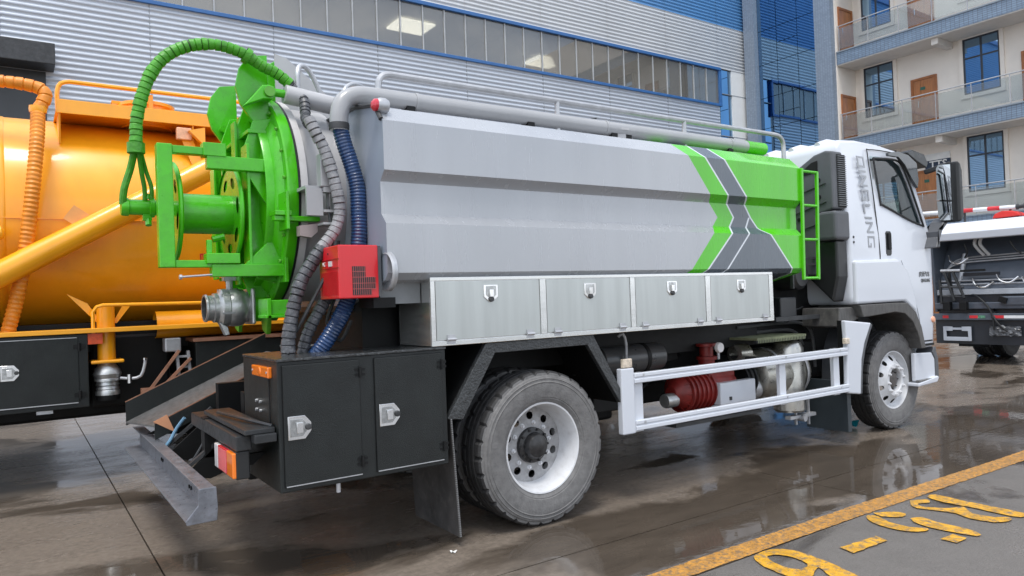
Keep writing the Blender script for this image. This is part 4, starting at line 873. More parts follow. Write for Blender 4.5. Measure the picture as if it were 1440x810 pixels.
# ---- side guard rail
SG = MB().box(.69, .815, -.004, .05, .50, .972).build('side_guard', white, K, smooth=0, bevel=.008)
for zc in (.895, .553):
    q = MB(); P_ = [(-.006, -.037), (-.012, -.033), (-.012, -.008), (-.004, -.004), (-.004, .006), (-.012, .010), (-.012, .033), (-.006, .037), (.02, .037), (.02, -.037)]
    q.prism([(y, zc+z) for y, z in P_], 'yz', .815, 3.55); q.build('guard_rail', white, SG, smooth=0, bevel=.002)
    for x in (.90, 2.6, 3.42): MB().cyl((x, -.016, zc+.02), (x, -.008, zc+.02), .010, 8).build('rail_bolt', galv, SG)
for x0_, x1_ in ((.83, .92), (2.55, 2.635), (3.36, 3.45)): MB().box(x0_, x1_, .022, .06, .50, .93).build('guard_stay', white, SG, smooth=0, bevel=.004)
for x in (.78, 2.6): MB().box(x, x+.05, .06, .88, .84, .90).build('guard_bracket', darksteel, SG, smooth=0)
mk = MB().box(.715, .805, .0, .03, .975, 1.04).build('marker_light', M('pearly lamp', (.6, .52, .42), .2, var=.4, vs=30), SG, smooth=0, bevel=.006)
# ---- white front wing panel behind the front wheel
FW = MB().prism([(3.545, 1.185), (3.99, 1.14), (3.93, 1.05), (3.86, .95), (3.80, .80), (3.76, .47), (3.545, .50), (3.56, .95)], 'xz', .0, .05).build('wheel_wing', white, K, smooth=0, bevel=.014, seg=3)
MB().prism([(3.99, 1.14), (4.03, 1.12), (3.96, 1.02), (3.88, .88), (3.83, .72), (3.80, .47), (3.76, .47), (3.80, .80), (3.86, .95), (3.93, 1.05)], 'xz', .01, .42).build('wing_lip', dgplastic, FW, smooth=0, bevel=.006)
MB().prism([(3.60, 1.18), (3.96, 1.14), (3.72, .50), (3.60, .52)], 'xz', .05, .12).build('wing_back', deepblack, FW, smooth=0)
MB().box(3.51, 3.575, -.02, .02, .965, 1.02).build('marker_light', M('pearly lamp', (.6, .52, .42)), FW, smooth=0, bevel=.006)
MB().box(3.62, 3.68, .06, .5, .12, .60).build('front_mud_flap', M('slate rubber', (.03, .04, .048), .5), K, smooth=0)
# ---- gear under the body
AT = MB().lathe((.62, .45, .985), (1, 0, 0), [(0, 0), (.08, .005), (.112, .04), (.116, .07), (.116, .86), (.110, .90), (.08, .93), (0, .94)], 28).build('air_tank', M('satin black tank', (.045, .047, .05), .3, var=.15, dirt=.2), K)
for x in (.82, 1.30): MB().lathe((x, .45, .985), (1, 0, 0), [(.118, 0), (.121, .004), (.121, .04), (.118, .044)], 28).build('tank_strap', deepblack, AT)
MB().tube(spline([(.98, .33, 1.18), (1.0, .30, 1.20), (1.03, .30, 1.12), (1.04, .32, .95)], .03), .013, 8).build('pipe_hook', galv, K)
# red vacuum pump
po = V(1.66, .45, .655)
PU = MB().lathe(po, (1, 0, 0), [(0, .0), (.06, .0), (.10, .03), (.145, .10), (.155, .20), (.155, .62), (.14, .70), (.11, .74)], 30).build('vacuum_pump', redcast, K)
for k in range(6): MB().lathe(po+V(.10+.055*k, 0, 0), (1, 0, 0), [(.15, 0), (.172, .003), (.172, .014), (.15, .018)], 30).build('cooling_fin', redcast, PU)
for k in range(10):
    t = 2*math.pi*k/10; MB().bar(po+V(.02, .06*math.cos(t), .06*math.sin(t)), po+V(.10, .15*math.cos(t), .15*math.sin(t)), .008, .018, up=V(0, math.cos(t), math.sin(t))).build('radial_fin', redcast, PU, smooth=0)
MB().box(2.02, 2.36, .34, .56, .74, .86).build('pump_head', redcast, PU, smooth=0, bevel=.02)
MB().lathe((2.12, .45, .86), (0, 0, 1), [(.07, 0), (.07, .05), (.09, .05), (.09, .075), (.06, .08), (.06, .16), (.09, .165), (.09, .19), (0, .19)], 18).build('pump_port', redcast, PU)
MB().lathe(po+V(-.10, -.02, -.05), (1, 0, 0), [(0, 0), (.055, .0), (.06, .01), (.06, .12), (.05, .13), (.05, .20)], 18).build('oil_cup', alloy, PU)
MB().box(2.05, 2.52, .25, .33, .53, .72).build('control_box', white, PU, smooth=0, bevel=.01)
MB().box(2.16, 2.19, .244, .252, .565, .595).build('box_switch', darksteel, PU, smooth=0)
MB().lathe((2.52, .47, .69), (1, 0, 0), [(0, 0), (.04, 0), (.15, .0), (.155, .02), (.13, .03), (.13, .04), (.155, .05), (.155, .08), (.13, .09), (.13, .10), (.155, .11), (.155, .13), (.06, .14), (0, .14)], 28).build('drive_pulley', deepblack, PU)
MB().lathe((2.10, .30, 1.02), (0, -1, 0), [(0, .03), (.04, .03), (.045, .02), (.045, 0), (0, 0)], 20).build('pressure_gauge', clearlens, K)
MB().cyl((2.10, .30, .92), (2.10, .30, 1.0), .012, 8).build('gauge_stem', galv, K)
# exhaust after-treatment can
EX = MB().lathe((2.72, .5, .70), (1, 0, 0), [(0, 0), (.16, .0), (.22, .03), (.24, .08), (.24, .16), (.248, .165), (.248, .19), (.24, .195), (.24, .42), (.248, .425), (.248, .47), (.24, .475), (.24, .62), (.22, .68), (.14, .72), (0, .72)], 36).build('exhaust_silencer', M('stained steel', (.42, .41, .37), .3, metal=.8, var=.25, vs=6, dirt=.3, dcol=(.2, .17, .12)), K)
MB().lathe((3.18, .38, .72), (0, 0, 1), [(0, -.38), (.13, -.38), (.145, -.36), (.145, .22), (.12, .27), (.06, .30), (0, .30)], 28).build('canister', M('pale steel', (.46, .45, .42), .3, metal=.85, var=.2, vs=7, dirt=.35, dcol=(.2, .18, .15), bump=.15, bs=9), EX)
MB().lathe((2.55, .5, .92), (1, 0, 0), [(.05, 0), (.085, .01), (.09, .04), (.09, .16), (.06, .2)], 20).build('exhaust_inlet', M('stained steel', (.42, .41, .37)), EX)
MB().lathe((2.66, .44, .60), (1, 0, 0), [(.09, 0), (.10, .02), (.10, .10), (.12, .12), (.12, .16)], 24).build('exhaust_pipe', galv, EX)
for x in (2.93, 3.30): MB().lathe((x, .5, .70), (1, 0, 0), [(.25, 0), (.254, .003), (.254, .03), (.25, .033)], 36).build('silencer_strap', galv, EX)
MB().prism([(2.50, 1.055), (3.22, 1.055), (3.22, 1.075), (2.50, 1.075)], 'xz', .2, .62).build('heat_shield', M('dull olive plate', (.20, .22, .13), .5, var=.3, vs=9), K, smooth=0)
m_ = MB()
for k in range(30): m_.box(2.51+.0235*k, 2.52+.0235*k, .197, .20, 1.03, 1.075)
m_.build('shield_ribs', M('dull olive plate', (.2, .22, .13)), K, smooth=0, kind='stuff')
MB().box(2.5, 3.22, .205, .24, 1.03, 1.055).build('shield_rail', darksteel, K, smooth=0)
m_ = MB(); m_.box(3.16, 3.18, .30, .32, .22, .5).box(3.36, 3.38, .30, .32, .20, .5).box(3.05, 3.45, .28, .34, .28, .31).cyl((3.22, .24, .28), (3.22, .32, .28), .03, 12); m_.build('step_hanger', galv, K, smooth=0)
MB().box(1.55, 2.65, .3, .7, .40, .43).build('pump_tray', darksteel, K, smooth=0)
for pts in ([(2.6, .5, 1.16), (3.2, .5, 1.17), (3.55, .5, 1.16), (3.72, .5, 1.10), (3.78, .5, .98), (3.80, .5, .7)], [(2.7, .55, 1.09), (3.3, .55, 1.10), (3.52, .55, 1.08), (3.62, .55, 1.02), (3.68, .55, .93)]):
    MB().tube(spline(pts, .04), .016, 8).build('coolant_pipe', M('dull pipe', (.12, .125, .13), .35, metal=.4), K)
random.seed(9)
for k in range(7):
    x = 2.5+.12*k; z = 1.30+random.uniform(-.06, .1)
    MB().tube(spline([(x, .42, z), (x+.12, .40, z-.06+random.uniform(-.05, .05)), (x+.22, .42, z-.02), (x+.34, .45, z+random.uniform(-.08, .05))], .03), .007, 6).build('wiring_loom', darksteel, K)
random.seed(31)
for k in range(12):
    x = random.uniform(.95, 3.2); z = random.uniform(.75, 1.18); y = random.uniform(.55, .8)
    MB().tube(spline([(x, y, z), (x+.15, y-.04, z-random.uniform(0, .12)), (x+.32, y, z-random.uniform(-.1, .15)), (x+.5, y+.05, z+random.uniform(-.1, .1))], .03), random.choice((.009, .012, .018)), 7).build('hose_line', random.choice((deepblack, darksteel, blplastic)), K)
for x, z, w_, h_ in ((.95, .55, .35, .25), (1.38, .95, .22, .2), (2.45, 1.0, .12, .2), (1.75, .9, .2, .18)): MB().box(x, x+w_, .62, .8, z, z+h_).build('black_clutter_box', deepblack, K, smooth=0, bevel=.012)  # black boxes added as clutter to hide the bright background
MB().box(2.55, 2.95, .36, .6, 1.22, 1.44).build('valve_manifold', M('murky green black', (.018, .022, .018), .4, var=.4), K, smooth=0, bevel=.01)
MB().box(3.05, 3.30, .34, .6, 1.22, 1.42).build('battery_box', M('oily black', (.015, .017, .02), .35, var=.3), K, smooth=0, bevel=.012)
MB().box(2.92, 3.95, .30, .36, 1.20, 1.24).build('side_beam', darksteel, K, smooth=0)
# ---- green access ladder at the front of the tank
LD = MB().bar((2.935, -.012, 2.57), (2.905, -.012, 1.575), .026, .026, up=(0, 1, 0)).build('access_ladder', greenpanel, K, smooth=0, bevel=.004)
MB().bar((3.165, -.012, 2.555), (3.125, -.012, 1.575), .026, .026, up=(0, 1, 0)).build('ladder_rail', greenpanel, LD, smooth=0, bevel=.004)
for z, xa, xb in ((2.545, 2.93, 3.165), (2.24, 2.925, 3.15), (1.935, 2.915, 3.14), (1.59, 2.905, 3.125)): MB().cyl((xa, -.012, z), (xb, -.012, z), .013, 8).build('ladder_rung', greenpanel, LD)
MB().lathe((2.93, .05, 1.76), (1, 0, 0), [(.05, 0), (.05, .02), (.04, .035), (0, .04)], 18).build('sight_port', greenpanel, K)
# ================================================================== cab
Y0, Y1 = .07, 2.43
side = [(3.82, 1.32), (4.72, 1.32), (4.90, 1.22), (5.01, 1.05), (5.07, .81), (5.33, .81), (5.38, 1.30), (5.38, 2.0), (5.10, 2.83), (4.95, 2.93), (4.6, 2.975), (4.2, 2.985), (3.86, 2.955), (3.80, 2.88), (3.80, 2.0), (3.80, 1.4)]
corner = [(5.52, .81, .14), (5.60, 1.30, .17), (5.58, 2.0, .17), (5.30, 2.84, .20), (5.12, 2.935, .20)]      # x, z, extra inset round the front corner
def inset(x, z): return (0.07*(z-2.0) if z > 2 else 0) + (.05*max(0, (z-2.72)/.25)**2)
n = len(side); vs = []; fs = []
for sgn in (0, 1):
    f_ = (lambda y: Y1+Y0-y) if sgn else (lambda y: y)
    vs += [V(x, f_(Y0+inset(x, z)), z) for x, z in side] + [V(x, f_(Y0+inset(x, z)+e), z) for x, z, e in corner]
m2 = n + len(corner); CI = [5, 6, 7, 8, 9]
low_ = [i for i in range(n) if side[i][1] <= 2.001]; upp = [i for i in range(n) if side[i][1] >= 1.999]
for sgn in (0, 1):
    b_ = sgn*m2; fs += [[i+b_ for i in low_], [i+b_ for i in upp]] + [[CI[k]+b_, CI[k+1]+b_, n+k+1+b_, n+k+b_] for k in range(4)]
for i in list(range(0, 5)) + list(range(9, n)): fs.append((i, (i+1) % n, (i+1) % n+m2, i+m2))
for k in range(4): fs.append((n+k, n+k+1, n+k+1+m2, n+k+m2))
fs.append((5, n, n+m2, 5+m2)); fs.append((9, n+4, n+4+m2, 9+m2))
def tmpobj(mb, bevel=0, seg=3):
    o = mb.build('cutter', white, None, smooth=0, bevel=bevel, seg=seg); return o
bodyo = tmpobj(MB().mesh(vs, fs), .045, 4)
win = [(4.385, 2.80), (4.80, 2.815), (4.93, 2.76), (5.03, 2.60), (5.22, 2.16), (5.20, 2.13), (4.95, 2.18), (4.60, 2.28), (4.44, 2.325), (4.42, 2.35)]
cuts_ = [tmpobj(MB().prism(win, 'xz', -.5, 3.0), .02, 2), tmpobj(MB().box(3.92, 5.30, Y0+.12, Y1-.12, 1.45, 2.82), .05, 3), tmpobj(MB().box(5.2, 6.2, .36, 2.14, 2.06, 2.66), .04, 2)]
for c_ in cuts_:
    md = bodyo.modifiers.new('cut', 'BOOLEAN'); md.operation = 'DIFFERENCE'; md.object = c_; md.solver = 'EXACT'
bpy.context.view_layer.update(); dg = bpy.context.evaluated_depsgraph_get()
me = bpy.data.meshes.new_from_object(bodyo.evaluated_get(dg)); me.name = 'cab'
bc = ORG[bodyo.name].copy()
for o_ in cuts_ + [bodyo]: bpy.data.objects.remove(o_)
me.materials.clear(); me.materials.append(white); me.shade_smooth(); me.set_sharp_from_angle(angle=math.radians(32))
CAB = bpy.data.objects.new('cab', me); COL.objects.link(CAB); place(CAB, bc, K)
def sy(x, z, o_=0): return Y0 + inset(x, z) - o_
# windows
for s_ in (0, 1):
    pts = [(x, (sy(x, z)+.02) if not s_ else mir(sy(x, z)+.02)+.0, z) for x, z in [(4.37, 2.83), (4.95, 2.83), (5.26, 2.08), (4.37, 2.30)]]
    MB().poly(pts).build('side_window', cabglass, CAB, smooth=0)
MB().poly([(5.565, .30, 2.03), (5.565, 2.20, 2.03), (5.34, 2.20, 2.70), (5.34, .30, 2.70)]).build('windscreen', cabglass, CAB, smooth=0)
ws = spline([V(x, sy(x, z, .002), z) for x, z in win + [win[0]]], .04)
MB().tube(ws, .011, 6, closed=False).build('window_seal', blplastic, CAB)
# door outline
dl = [(4.30, 2.88), (4.30, 2.4), (4.32, 1.90), (4.325, 1.765)]
MB().tube(spline([V(5.0, sy(5.0, 2.885, -.004), 2.885), V(4.7, sy(4.7, 2.90, -.004), 2.90), V(4.36, sy(4.36, 2.89, -.004), 2.89), V(4.305, sy(4.3, 2.85, -.001), 2.84)] + [V(x, sy(x, z, .001), z) for x, z in dl[1:]], .05), .006, 5).build('door_gap', blplastic, CAB)
MB().tube(spline([V(4.68, sy(4.7, 1.7, .026), 1.75), V(4.78, sy(4.7, 1.7, .004), 1.66), V(4.90, sy(4.7, 1.5, .004), 1.48), V(5.02, sy(4.7, 1.5, .004), 1.2), V(5.07, sy(4.7, 1.5, .004), 1.0)], .05), .003, 5).build('door_gap', letter, CAB)
dh = MB().prism([(4.445, 2.03), (4.47, 2.05), (4.53, 2.05), (4.55, 2.03), (4.545, 1.82), (4.525, 1.80), (4.465, 1.80), (4.445, 1.82)], 'xz', Y0-.006, Y0+.01).build('door_handle', blplastic, CAB, smooth=0, bevel=.004)
MB().box(4.468, 4.525, Y0-.022, Y0-.004, 1.86, 2.03).build('handle_grip', deepblack, CAB, smooth=0, bevel=.008)
# wing bulge and arch trim
MB().prism([(3.825, 1.325), (3.825, 1.75), (4.62, 1.765), (4.80, 1.66), (4.94, 1.36), (4.985, 1.10), (4.90, 1.22), (4.72, 1.325)], 'xz', Y0-.035, Y0+.15).build('wing_panel', white, CAB, smooth=0, bevel=.028, seg=3)
MB().prism([(3.85, 1.318), (4.54, 1.318), (4.74, 1.31), (4.90, 1.21), (5.005, 1.05), (5.075, .82), (4.985, .82), (4.92, .99), (4.82, 1.12), (4.68, 1.20), (4.5, 1.225), (4.0, 1.20), (3.90, 1.20)], 'xz', Y0-.045, Y0+.40).build('arch_trim', M('mud-splashed plastic', (.07, .068, .066), .5, var=.35, vs=14, dirt=.6, dcol=(.18, .165, .15), stretch=(3, 1, .6)), CAB, smooth=0, bevel=.008)
for s_ in (1,): MB().prism([(3.85, 1.318), (4.54, 1.318), (4.74, 1.31), (4.90, 1.21), (5.005, 1.05), (5.075, .82), (4.985, .82), (4.82, 1.12), (4.5, 1.225), (3.90, 1.20)], 'xz', 2.03, 2.47).build('arch_trim', dgplastic, CAB, smooth=0)
MB().prism([(3.62, 1.30), (3.85, 1.30), (3.95, 1.19), (3.72, 1.10), (3.60, 1.12)], 'xz', .10, .5).build('arch_rear_trim', M('mud-splashed plastic', (.07, .068, .066)), CAB, smooth=0, bevel=.01)
MB().prism([(5.09, .835), (5.33, .835), (5.33, .86), (5.10, .86)], 'xz', Y0-.004, Y0+.02).build('sill_slot', deepblack, CAB, smooth=0)
MB().prism([(5.105, .88), (5.30, .88), (5.30, .895), (5.11, .895)], 'xz', Y0-.004, Y0+.02).build('sill_slot', deepblack, CAB, smooth=0)
# step and lower corner
m_ = MB(); m_.prism([(4.95, .77), (5.31, .755), (5.37, .68), (5.37, .50), (5.36, .47), (4.95, .47)], 'xz', .085, .13)
ST = m_.build('cab_step', white, CAB, smooth=0, bevel=.012)
MB().prism([(4.93, .455), (4.93, .42), (5.33, .435), (5.37, .48), (5.35, .50)], 'xz', .045, .17).build('step_lip', white, CAB, smooth=0, bevel=.01)
MB().box(4.95, 5.33, .05, .085, .468, .485).build('step_tread', M('wet tread plate', (.16, .16, .16), .3, var=.5, vs=35, bump=1, bs=60), CAB, smooth=0)
MB().prism([(5.36, .81), (5.40, .81), (5.40, .76), (5.44, .68), (5.44, .45), (5.37, .43), (5.37, .68), (5.32, .755)], 'xz', .08, .4).build('bumper_corner', dgplastic, CAB, smooth=0, bevel=.008)
MB().box(5.30, 5.60, .25, 2.25, .42, .85).build('front_bumper', white, CAB, smooth=0, bevel=.05)
sm = MB().lathe((5.335, Y0+.012, 1.11), (0, -1, 0), [(0, .03), (.025, .028), (.034, .02), (.036, 0)], 16).build('side_indicator', M('pale orange lens', (.75, .36, .22), .2, var=.2), CAB)
# lettering
# wide squared capitals running down the pillar, tops towards the front
HL, WL, SL = .125, .114, .0195
GLY = {'Q': (WL, [(0, 0, SL, HL), (WL-SL, 0, WL, HL), (SL, 0, WL-SL, SL), (SL, HL-SL, WL-SL, HL), (WL*.62, -.016, WL+.006, .004)]),
       'I': (SL, [(0, 0, SL, HL)]), 'L': (WL*.88, [(0, 0, SL, HL), (SL, 0, WL*.88, SL)]),
       'N': (WL, [(0, 0, SL, HL), (WL-SL, 0, WL, HL), 'diag']),
       'G': (WL, [(0, 0, SL, HL), (SL, 0, WL, SL), (SL, HL-SL, WL, HL), (WL-SL, SL, WL, HL*.50), (WL*.62, HL*.50-SL*.8, WL-SL, HL*.50)])}
zc = 2.80
for ch in 'QINGLING':
    wd, strokes = GLY[ch]; q = MB()
    for st in strokes:
        c4 = [(st[0], st[1]), (st[2], st[1]), (st[2], st[3]), (st[0], st[3])] if st != 'diag' else [(SL, HL), (SL, HL-.04), (WL-SL, 0), (WL-SL, .04)]
        P2 = [(4.075 + v_ + .045*(2.80-zc+u_), zc-u_) for u_, v_ in c4]
        q.mesh([(x_, sy(x_, z_, .0025), z_) for x_, z_ in P2] + [(x_, sy(x_, z_, -.004), z_) for x_, z_ in P2], [(0, 1, 2, 3), (7, 6, 5, 4), (0, 4, 5, 1), (1, 5, 6, 2), (2, 6, 7, 3), (3, 7, 4, 0)])
    q.build('cab_letter', letter, CAB, smooth=0); zc -= wd + .030
text('庆铃汽车', .060, darkletter, 'door_lettering', frame((5.19, sy(5.2, 1.6, .003), 1.60), (1, 0, 0), (0, 0, 1)), CAB, .001, .001, .95)
text('QINGLING', .050, darkletter, 'door_lettering', frame((5.21, sy(5.2, 1.6, .003), 1.535), (1, 0, 0), (0, 0, 1)), CAB, .001, .001, .8)
# roof ribs, intake, louvre
for k in range(6): MB().tube([(3.84, .40+.3*k, 2.935), (4.0, .40+.3*k, 2.962), (4.5, .40+.3*k, 2.965), (4.9, .40+.3*k, 2.93)], [.03, .05, .05, .02], 14).build('roof_rib', white, CAB)
IN = MB().prism([(.09, 2.80), (.16, 2.815), (.28, 2.79), (.44, 2.70), (.62, 2.54), (.80, 2.44), (.80, 1.62), (.28, 1.62), (.28, 2.20), (.09, 2.25)], 'yz', 3.58, 3.76).build('air_intake', dgplastic, CAB, smooth=0, bevel=.018, seg=3)
MB().prism([(.24, 2.73), (.30, 2.72), (.40, 2.655), (.44, 2.60), (.24, 2.62)], 'yz', 3.572, 3.585).build('intake_mouth', deepblack, CAB, smooth=0)
m_ = MB()
for k in range(24): m_.box(3.66, 3.795, .075, .10, 2.28+.0205*k, 2.288+.0205*k)
m_.build('louvre_slats', M('louvre grey', (.13, .14, .15), .45), CAB, smooth=0, kind='stuff')
MB().box(3.655, 3.80, .088, .12, 2.265, 2.775).build('louvre_back', deepblack, CAB, smooth=0)
for y in (.24, .46):
    for k in range(4): MB().cyl((3.572, y, 2.54-.165*k-(.03 if y > .3 else 0)), (3.60, y, 2.54-.165*k-(.03 if y > .3 else 0)), .026 if y < .3 else .019, 12).build('intake_hole', deepblack, CAB)
for k in range(3): MB().bar((3.574, .16, 2.50-.18*k), (3.574, .56, 2.40-.18*k), .008, .006).build('moulded_line', blplastic, CAB, smooth=0)
MB().box(3.56, 3.80, .06, .26, 1.95, 2.23).build('intake_box', dgplastic, CAB, smooth=0, bevel=.03, seg=3)
MB().prism([(.10, 1.95), (.40, 1.95), (.44, 1.62), (.16, 1.35), (.10, 1.6)], 'yz', 3.62, 3.80).build('intake_duct', blplastic, CAB, smooth=0, bevel=.02)
MB().lathe((3.35, .55, 1.62), (0, -1, 0), [(0, .25), (.10, .25), (.13, .22), (.14, .0), (.14, -.3)], 24).build('air_filter', M('satin black', (.02, .021, .023), .35), CAB)
m_ = MB(); m_.box(3.2, 3.75, .3, .33, 1.78, 1.80).box(3.2, 3.75, .3, .33, 1.72, 1.74).box(3.2, 3.22, .3, .33, 1.5, 1.8); m_.build('pipe_bracket', darksteel, CAB, smooth=0)
for x, z in ((3.765, 1.98), (3.765, 1.93)): MB().cyl((3.86, Y0-.006, z), (3.86, Y0+.01, z), .012, 8).build('rubber_plug', blplastic, CAB)
# interior
m_ = MB(); m_.box(4.1, 4.25, .3, .85, 1.5, 2.35).box(4.2, 4.7, .3, .85, 1.5, 1.72).box(4.1, 4.25, 1.65, 2.2, 1.5, 2.35).box(4.2, 4.7, 1.65, 2.2, 1.5, 1.72); m_.build('seat', M('grey seat cloth', (.06, .065, .07), .8), CAB, smooth=0, bevel=.04)
MB().box(5.05, 5.45, .2, 2.3, 1.5, 2.02).build('dashboard', blplastic, CAB, smooth=0, bevel=.05)
sw = [V(4.86+.08*math.sin(t), 1.92+.21*math.cos(t), 2.08+.20*math.sin(t)) for t in [2*math.pi*k/28 for k in range(28)]]
MB().tube(sw, .016, 8, closed=True).build('steering_wheel', blplastic, CAB)
MB().cyl((4.9, 1.92, 2.06), (5.1, 1.92, 1.85), .03, 10).build('steering_column', blplastic, CAB)
# wind deflector, visor, mirror
MB().prism([(4.60, 2.865), (4.80, 2.895), (5.0, 2.875), (5.17, 2.80), (5.20, 2.62), (5.17, 2.53), (5.06, 2.62), (4.93, 2.76), (4.80, 2.835), (4.60, 2.835)], 'xz', Y0+.015, Y0+.045).build('wind_deflector', M('smoked acrylic', (.045, .05, .055), .2, var=.1, coat=.4), CAB, smooth=0, bevel=.004)
MB().prism([(5.18, 2.94), (5.32, 2.98), (5.58, 2.95), (5.66, 2.86), (5.62, 2.80), (5.40, 2.86)], 'xz', .20, 2.30).build('sun_visor', M('smoked visor', (.012, .016, .018), .3), CAB, smooth=0, bevel=.01)
MB().bar((5.40, .12, 2.72), (5.43, -.14, 2.775), .05, .05).build('mirror_arm', blplastic, CAB, smooth=0, bevel=.01)
MB().prism([(5.28, 2.06), (5.36, 2.06), (5.52, 2.17), (5.50, 2.21), (5.40, 2.16), (5.27, 1.97), (5.22, 1.88), (5.30, 1.88)], 'xz', -.06, .09).build('mirror_arm', dgplastic, CAB, smooth=0, bevel=.012)
MI = MB().prism([(5.425, 2.80), (5.48, 2.78), (5.52, 2.70), (5.52, 2.22), (5.48, 2.16), (5.425, 2.14)], 'xz', -.215, .0).build('door_mirror', blplastic, CAB, smooth=0, bevel=.025, seg=3)
def mglass(pts):
    g_ = lambda y, dx: 5.392 - .11*y - .008 + dx
    q = MB(); a_ = [(g_(y, 0), y, z) for y, z in pts]; b_ = [(g_(y, .03), y, z) for y, z in pts]; k = len(pts)
    q.mesh(a_+b_, [tuple(range(k)), tuple(range(2*k-1, k-1, -1))] + [(i, i+k, (i+1) % k+k, (i+1) % k) for i in range(k)]); q.build('mirror_glass', mirror, CAB, smooth=0)
mglass([(-.145, 2.765), (-.03, 2.775), (-.008, 2.74), (-.004, 2.40), (-.145, 2.38)]); mglass([(-.145, 2.365), (-.004, 2.385), (-.010, 2.22), (-.03, 2.175), (-.145, 2.17)])
# ================================================================== orange tanker parked behind
O = empty('orange_tanker', (0, 4.85, 0), 'orange tanker truck parked against the far side of the grey tank truck', 'truck')
oc = V(-4.9, 4.87, 2.40); RT = 1.06
OT = MB().lathe(oc, (1, 0, 0), [(0, -.22), (.45, -.19), (.85, -.09), (RT-.02, 0), (RT, .03), (RT, 7.3), (RT-.02, 7.33), (.85, 7.42), (.45, 7.52), (0, 7.55)], 96).build('tank_barrel', orange, O, smooth=40)
for x in (-4.0, -2.95, -.55, 1.4): MB().lathe((x, 4.87, 2.40), (1, 0, 0), [(RT, -.03), (RT+.006, -.02), (RT+.006, .02), (RT, .03)], 96).build('barrel_weld', orange, O)
MB().box(-4.6, -.0, 3.803, 3.815, 2.365, 2.372).build('barrel_seam', orange, O, smooth=0)
CW = MB().box(-2.52, -.55, 3.98, 4.9, 3.40, 3.412).build('catwalk', orange, O, smooth=0)
MB().box(-2.52, -.55, 3.965, 3.98, 3.37, 3.50).build('catwalk_edge', orange, CW, smooth=0, bevel=.004)
for x in (-2.5, -1.35): MB().prism([(3.98, 3.39), (4.4, 3.39), (4.4, 3.36), (4.2, 3.2), (4.05, 3.1)], 'yz', x, x+.015).build('catwalk_bracket', orange, CW, smooth=0)
MB().tube(spline([(-2.50, 4.1, 3.42), (-2.50, 4.1, 3.60), (-2.47, 4.1, 3.68), (-2.40, 4.1, 3.705)], .03) + [V(-.55, 4.1, 3.70)], .02, 8).build('catwalk_rail', orange, CW)
HT = MB().lathe((-1.70, 4.45, 3.38), (0, 0, 1), [(.24, 0), (.24, .22), (.27, .22), (.27, .25), (.25, .26), (.0, .29)], 32).build('tank_hatch', orange, O)
MB().box(-1.72, -1.68, 4.14, 4.22, 3.52, 3.68).build('hatch_clamp', orange, HT, smooth=0); MB().box(-2.02, -1.90, 4.4, 4.5, 3.62, 3.65).build('hatch_hinge', orange, HT, smooth=0)
MB().bar((-1.42, 4.02, 3.30), (-1.20, 3.86, 2.60), .10, .012, up=(0, 1, 0)).build('tank_strap', orange, O, smooth=0)
MB().box(-1.50, -1.36, 3.96, 4.02, 3.22, 3.34).build('strap_bracket', M('worn orange', (.75, .42, .25), .4, var=.3, vs=12), O, smooth=0, bevel=.008)
MB().prism([(-1.40, 3.30), (-1.25, 3.34), (-1.25, 3.15)], 'xz', 3.88, 3.96).build('strap_bracket', orange, O, smooth=0)
ribbed([(-2.93, 3.75, 1.36), (-2.87, 3.75, 1.60), (-2.82, 3.72, 1.85), (-2.765, 3.70, 2.22), (-2.715, 3.70, 2.66), (-2.675, 3.78, 3.08), (-2.66, 3.92, 3.36)], .056, .040, .07, 18).build('suction_hose', orangeh, O)
wrapped([(-3.6, 4.02, 3.60), (-3.2, 4.0, 3.60), (-2.85, 3.96, 3.60), (-2.66, 3.95, 3.575), (-2.60, 3.93, 3.52), (-2.62, 3.92, 3.44), (-2.66, 3.92, 3.36)], .056, .07).build('suction_hose', [orangeh, orangeh_gap], O)
MB().lathe((-2.66, 3.92, 3.37), (0, .1, -1), [(.068, -.03), (.072, 0), (.068, .03)], 18).build('hose_clamp', orange, O)
MB().cyl((-3.75, 3.64, 1.40), (-.4, 3.64, 3.40), .108, 28).build('boom_pipe', orange, O)
MB().cyl((-3.6, 3.66, 2.16), (-2.98, 3.66, 2.22), .06, 16).build('side_pipe', orange, O)
MB().lathe((-2.97, 3.66, 2.22), (1, 0, .1), [(.06, -.02), (.058, .02), (.03, .04), (0, .045)], 18).build('pipe_cap', orange, O)
PB = MB().box(-2.50, -2.30, 3.62, 3.80, 2.15, 2.16).build('pipe_bracket', orange, O, smooth=0)
m_ = MB(); m_.bar((-2.46, 3.67, 2.42), (-2.26, 3.67, 2.28), .15, .014, up=(0, 1, 0)); m_.build('bracket_plate', M('pale orange plate', (.72, .33, .10), .4, var=.15), O, smooth=0)
SK = MB().box(-4.8, 2.6, 3.56, 3.85, 1.335, 1.375).build('side_skirt', M('bright orange skirt', (.82, .36, .02), .35, var=.08), O, smooth=0, bevel=.004)
MB().lathe((-1.75, 3.95, 1.375), (1, 0, 0), [(.13, 0), (.13, 2.5)], 20, a0=math.pi*0, a1=math.pi*2).build('skirt_tube', orange, O)
LK = MB().box(-3.6, -2.345, 3.58, 4.2, .685, 1.33).build('side_locker', black, O, smooth=0, bevel=.006)
MB().box(-3.02, -2.42, 3.572, 3.582, .735, 1.30).build('locker_door', black, LK, smooth=0, bevel=.004)
MB().box(-3.02, -2.43, 3.568, 3.574, .728, .735).build('door_edge', galv, LK, smooth=0)
MB().box(-3.02, -2.43, 3.568, 3.574, 1.298, 1.304).build('door_edge', galv, LK, smooth=0)
latchset(LK, [(-2.92, 1.03)], .13, True, 3.572)
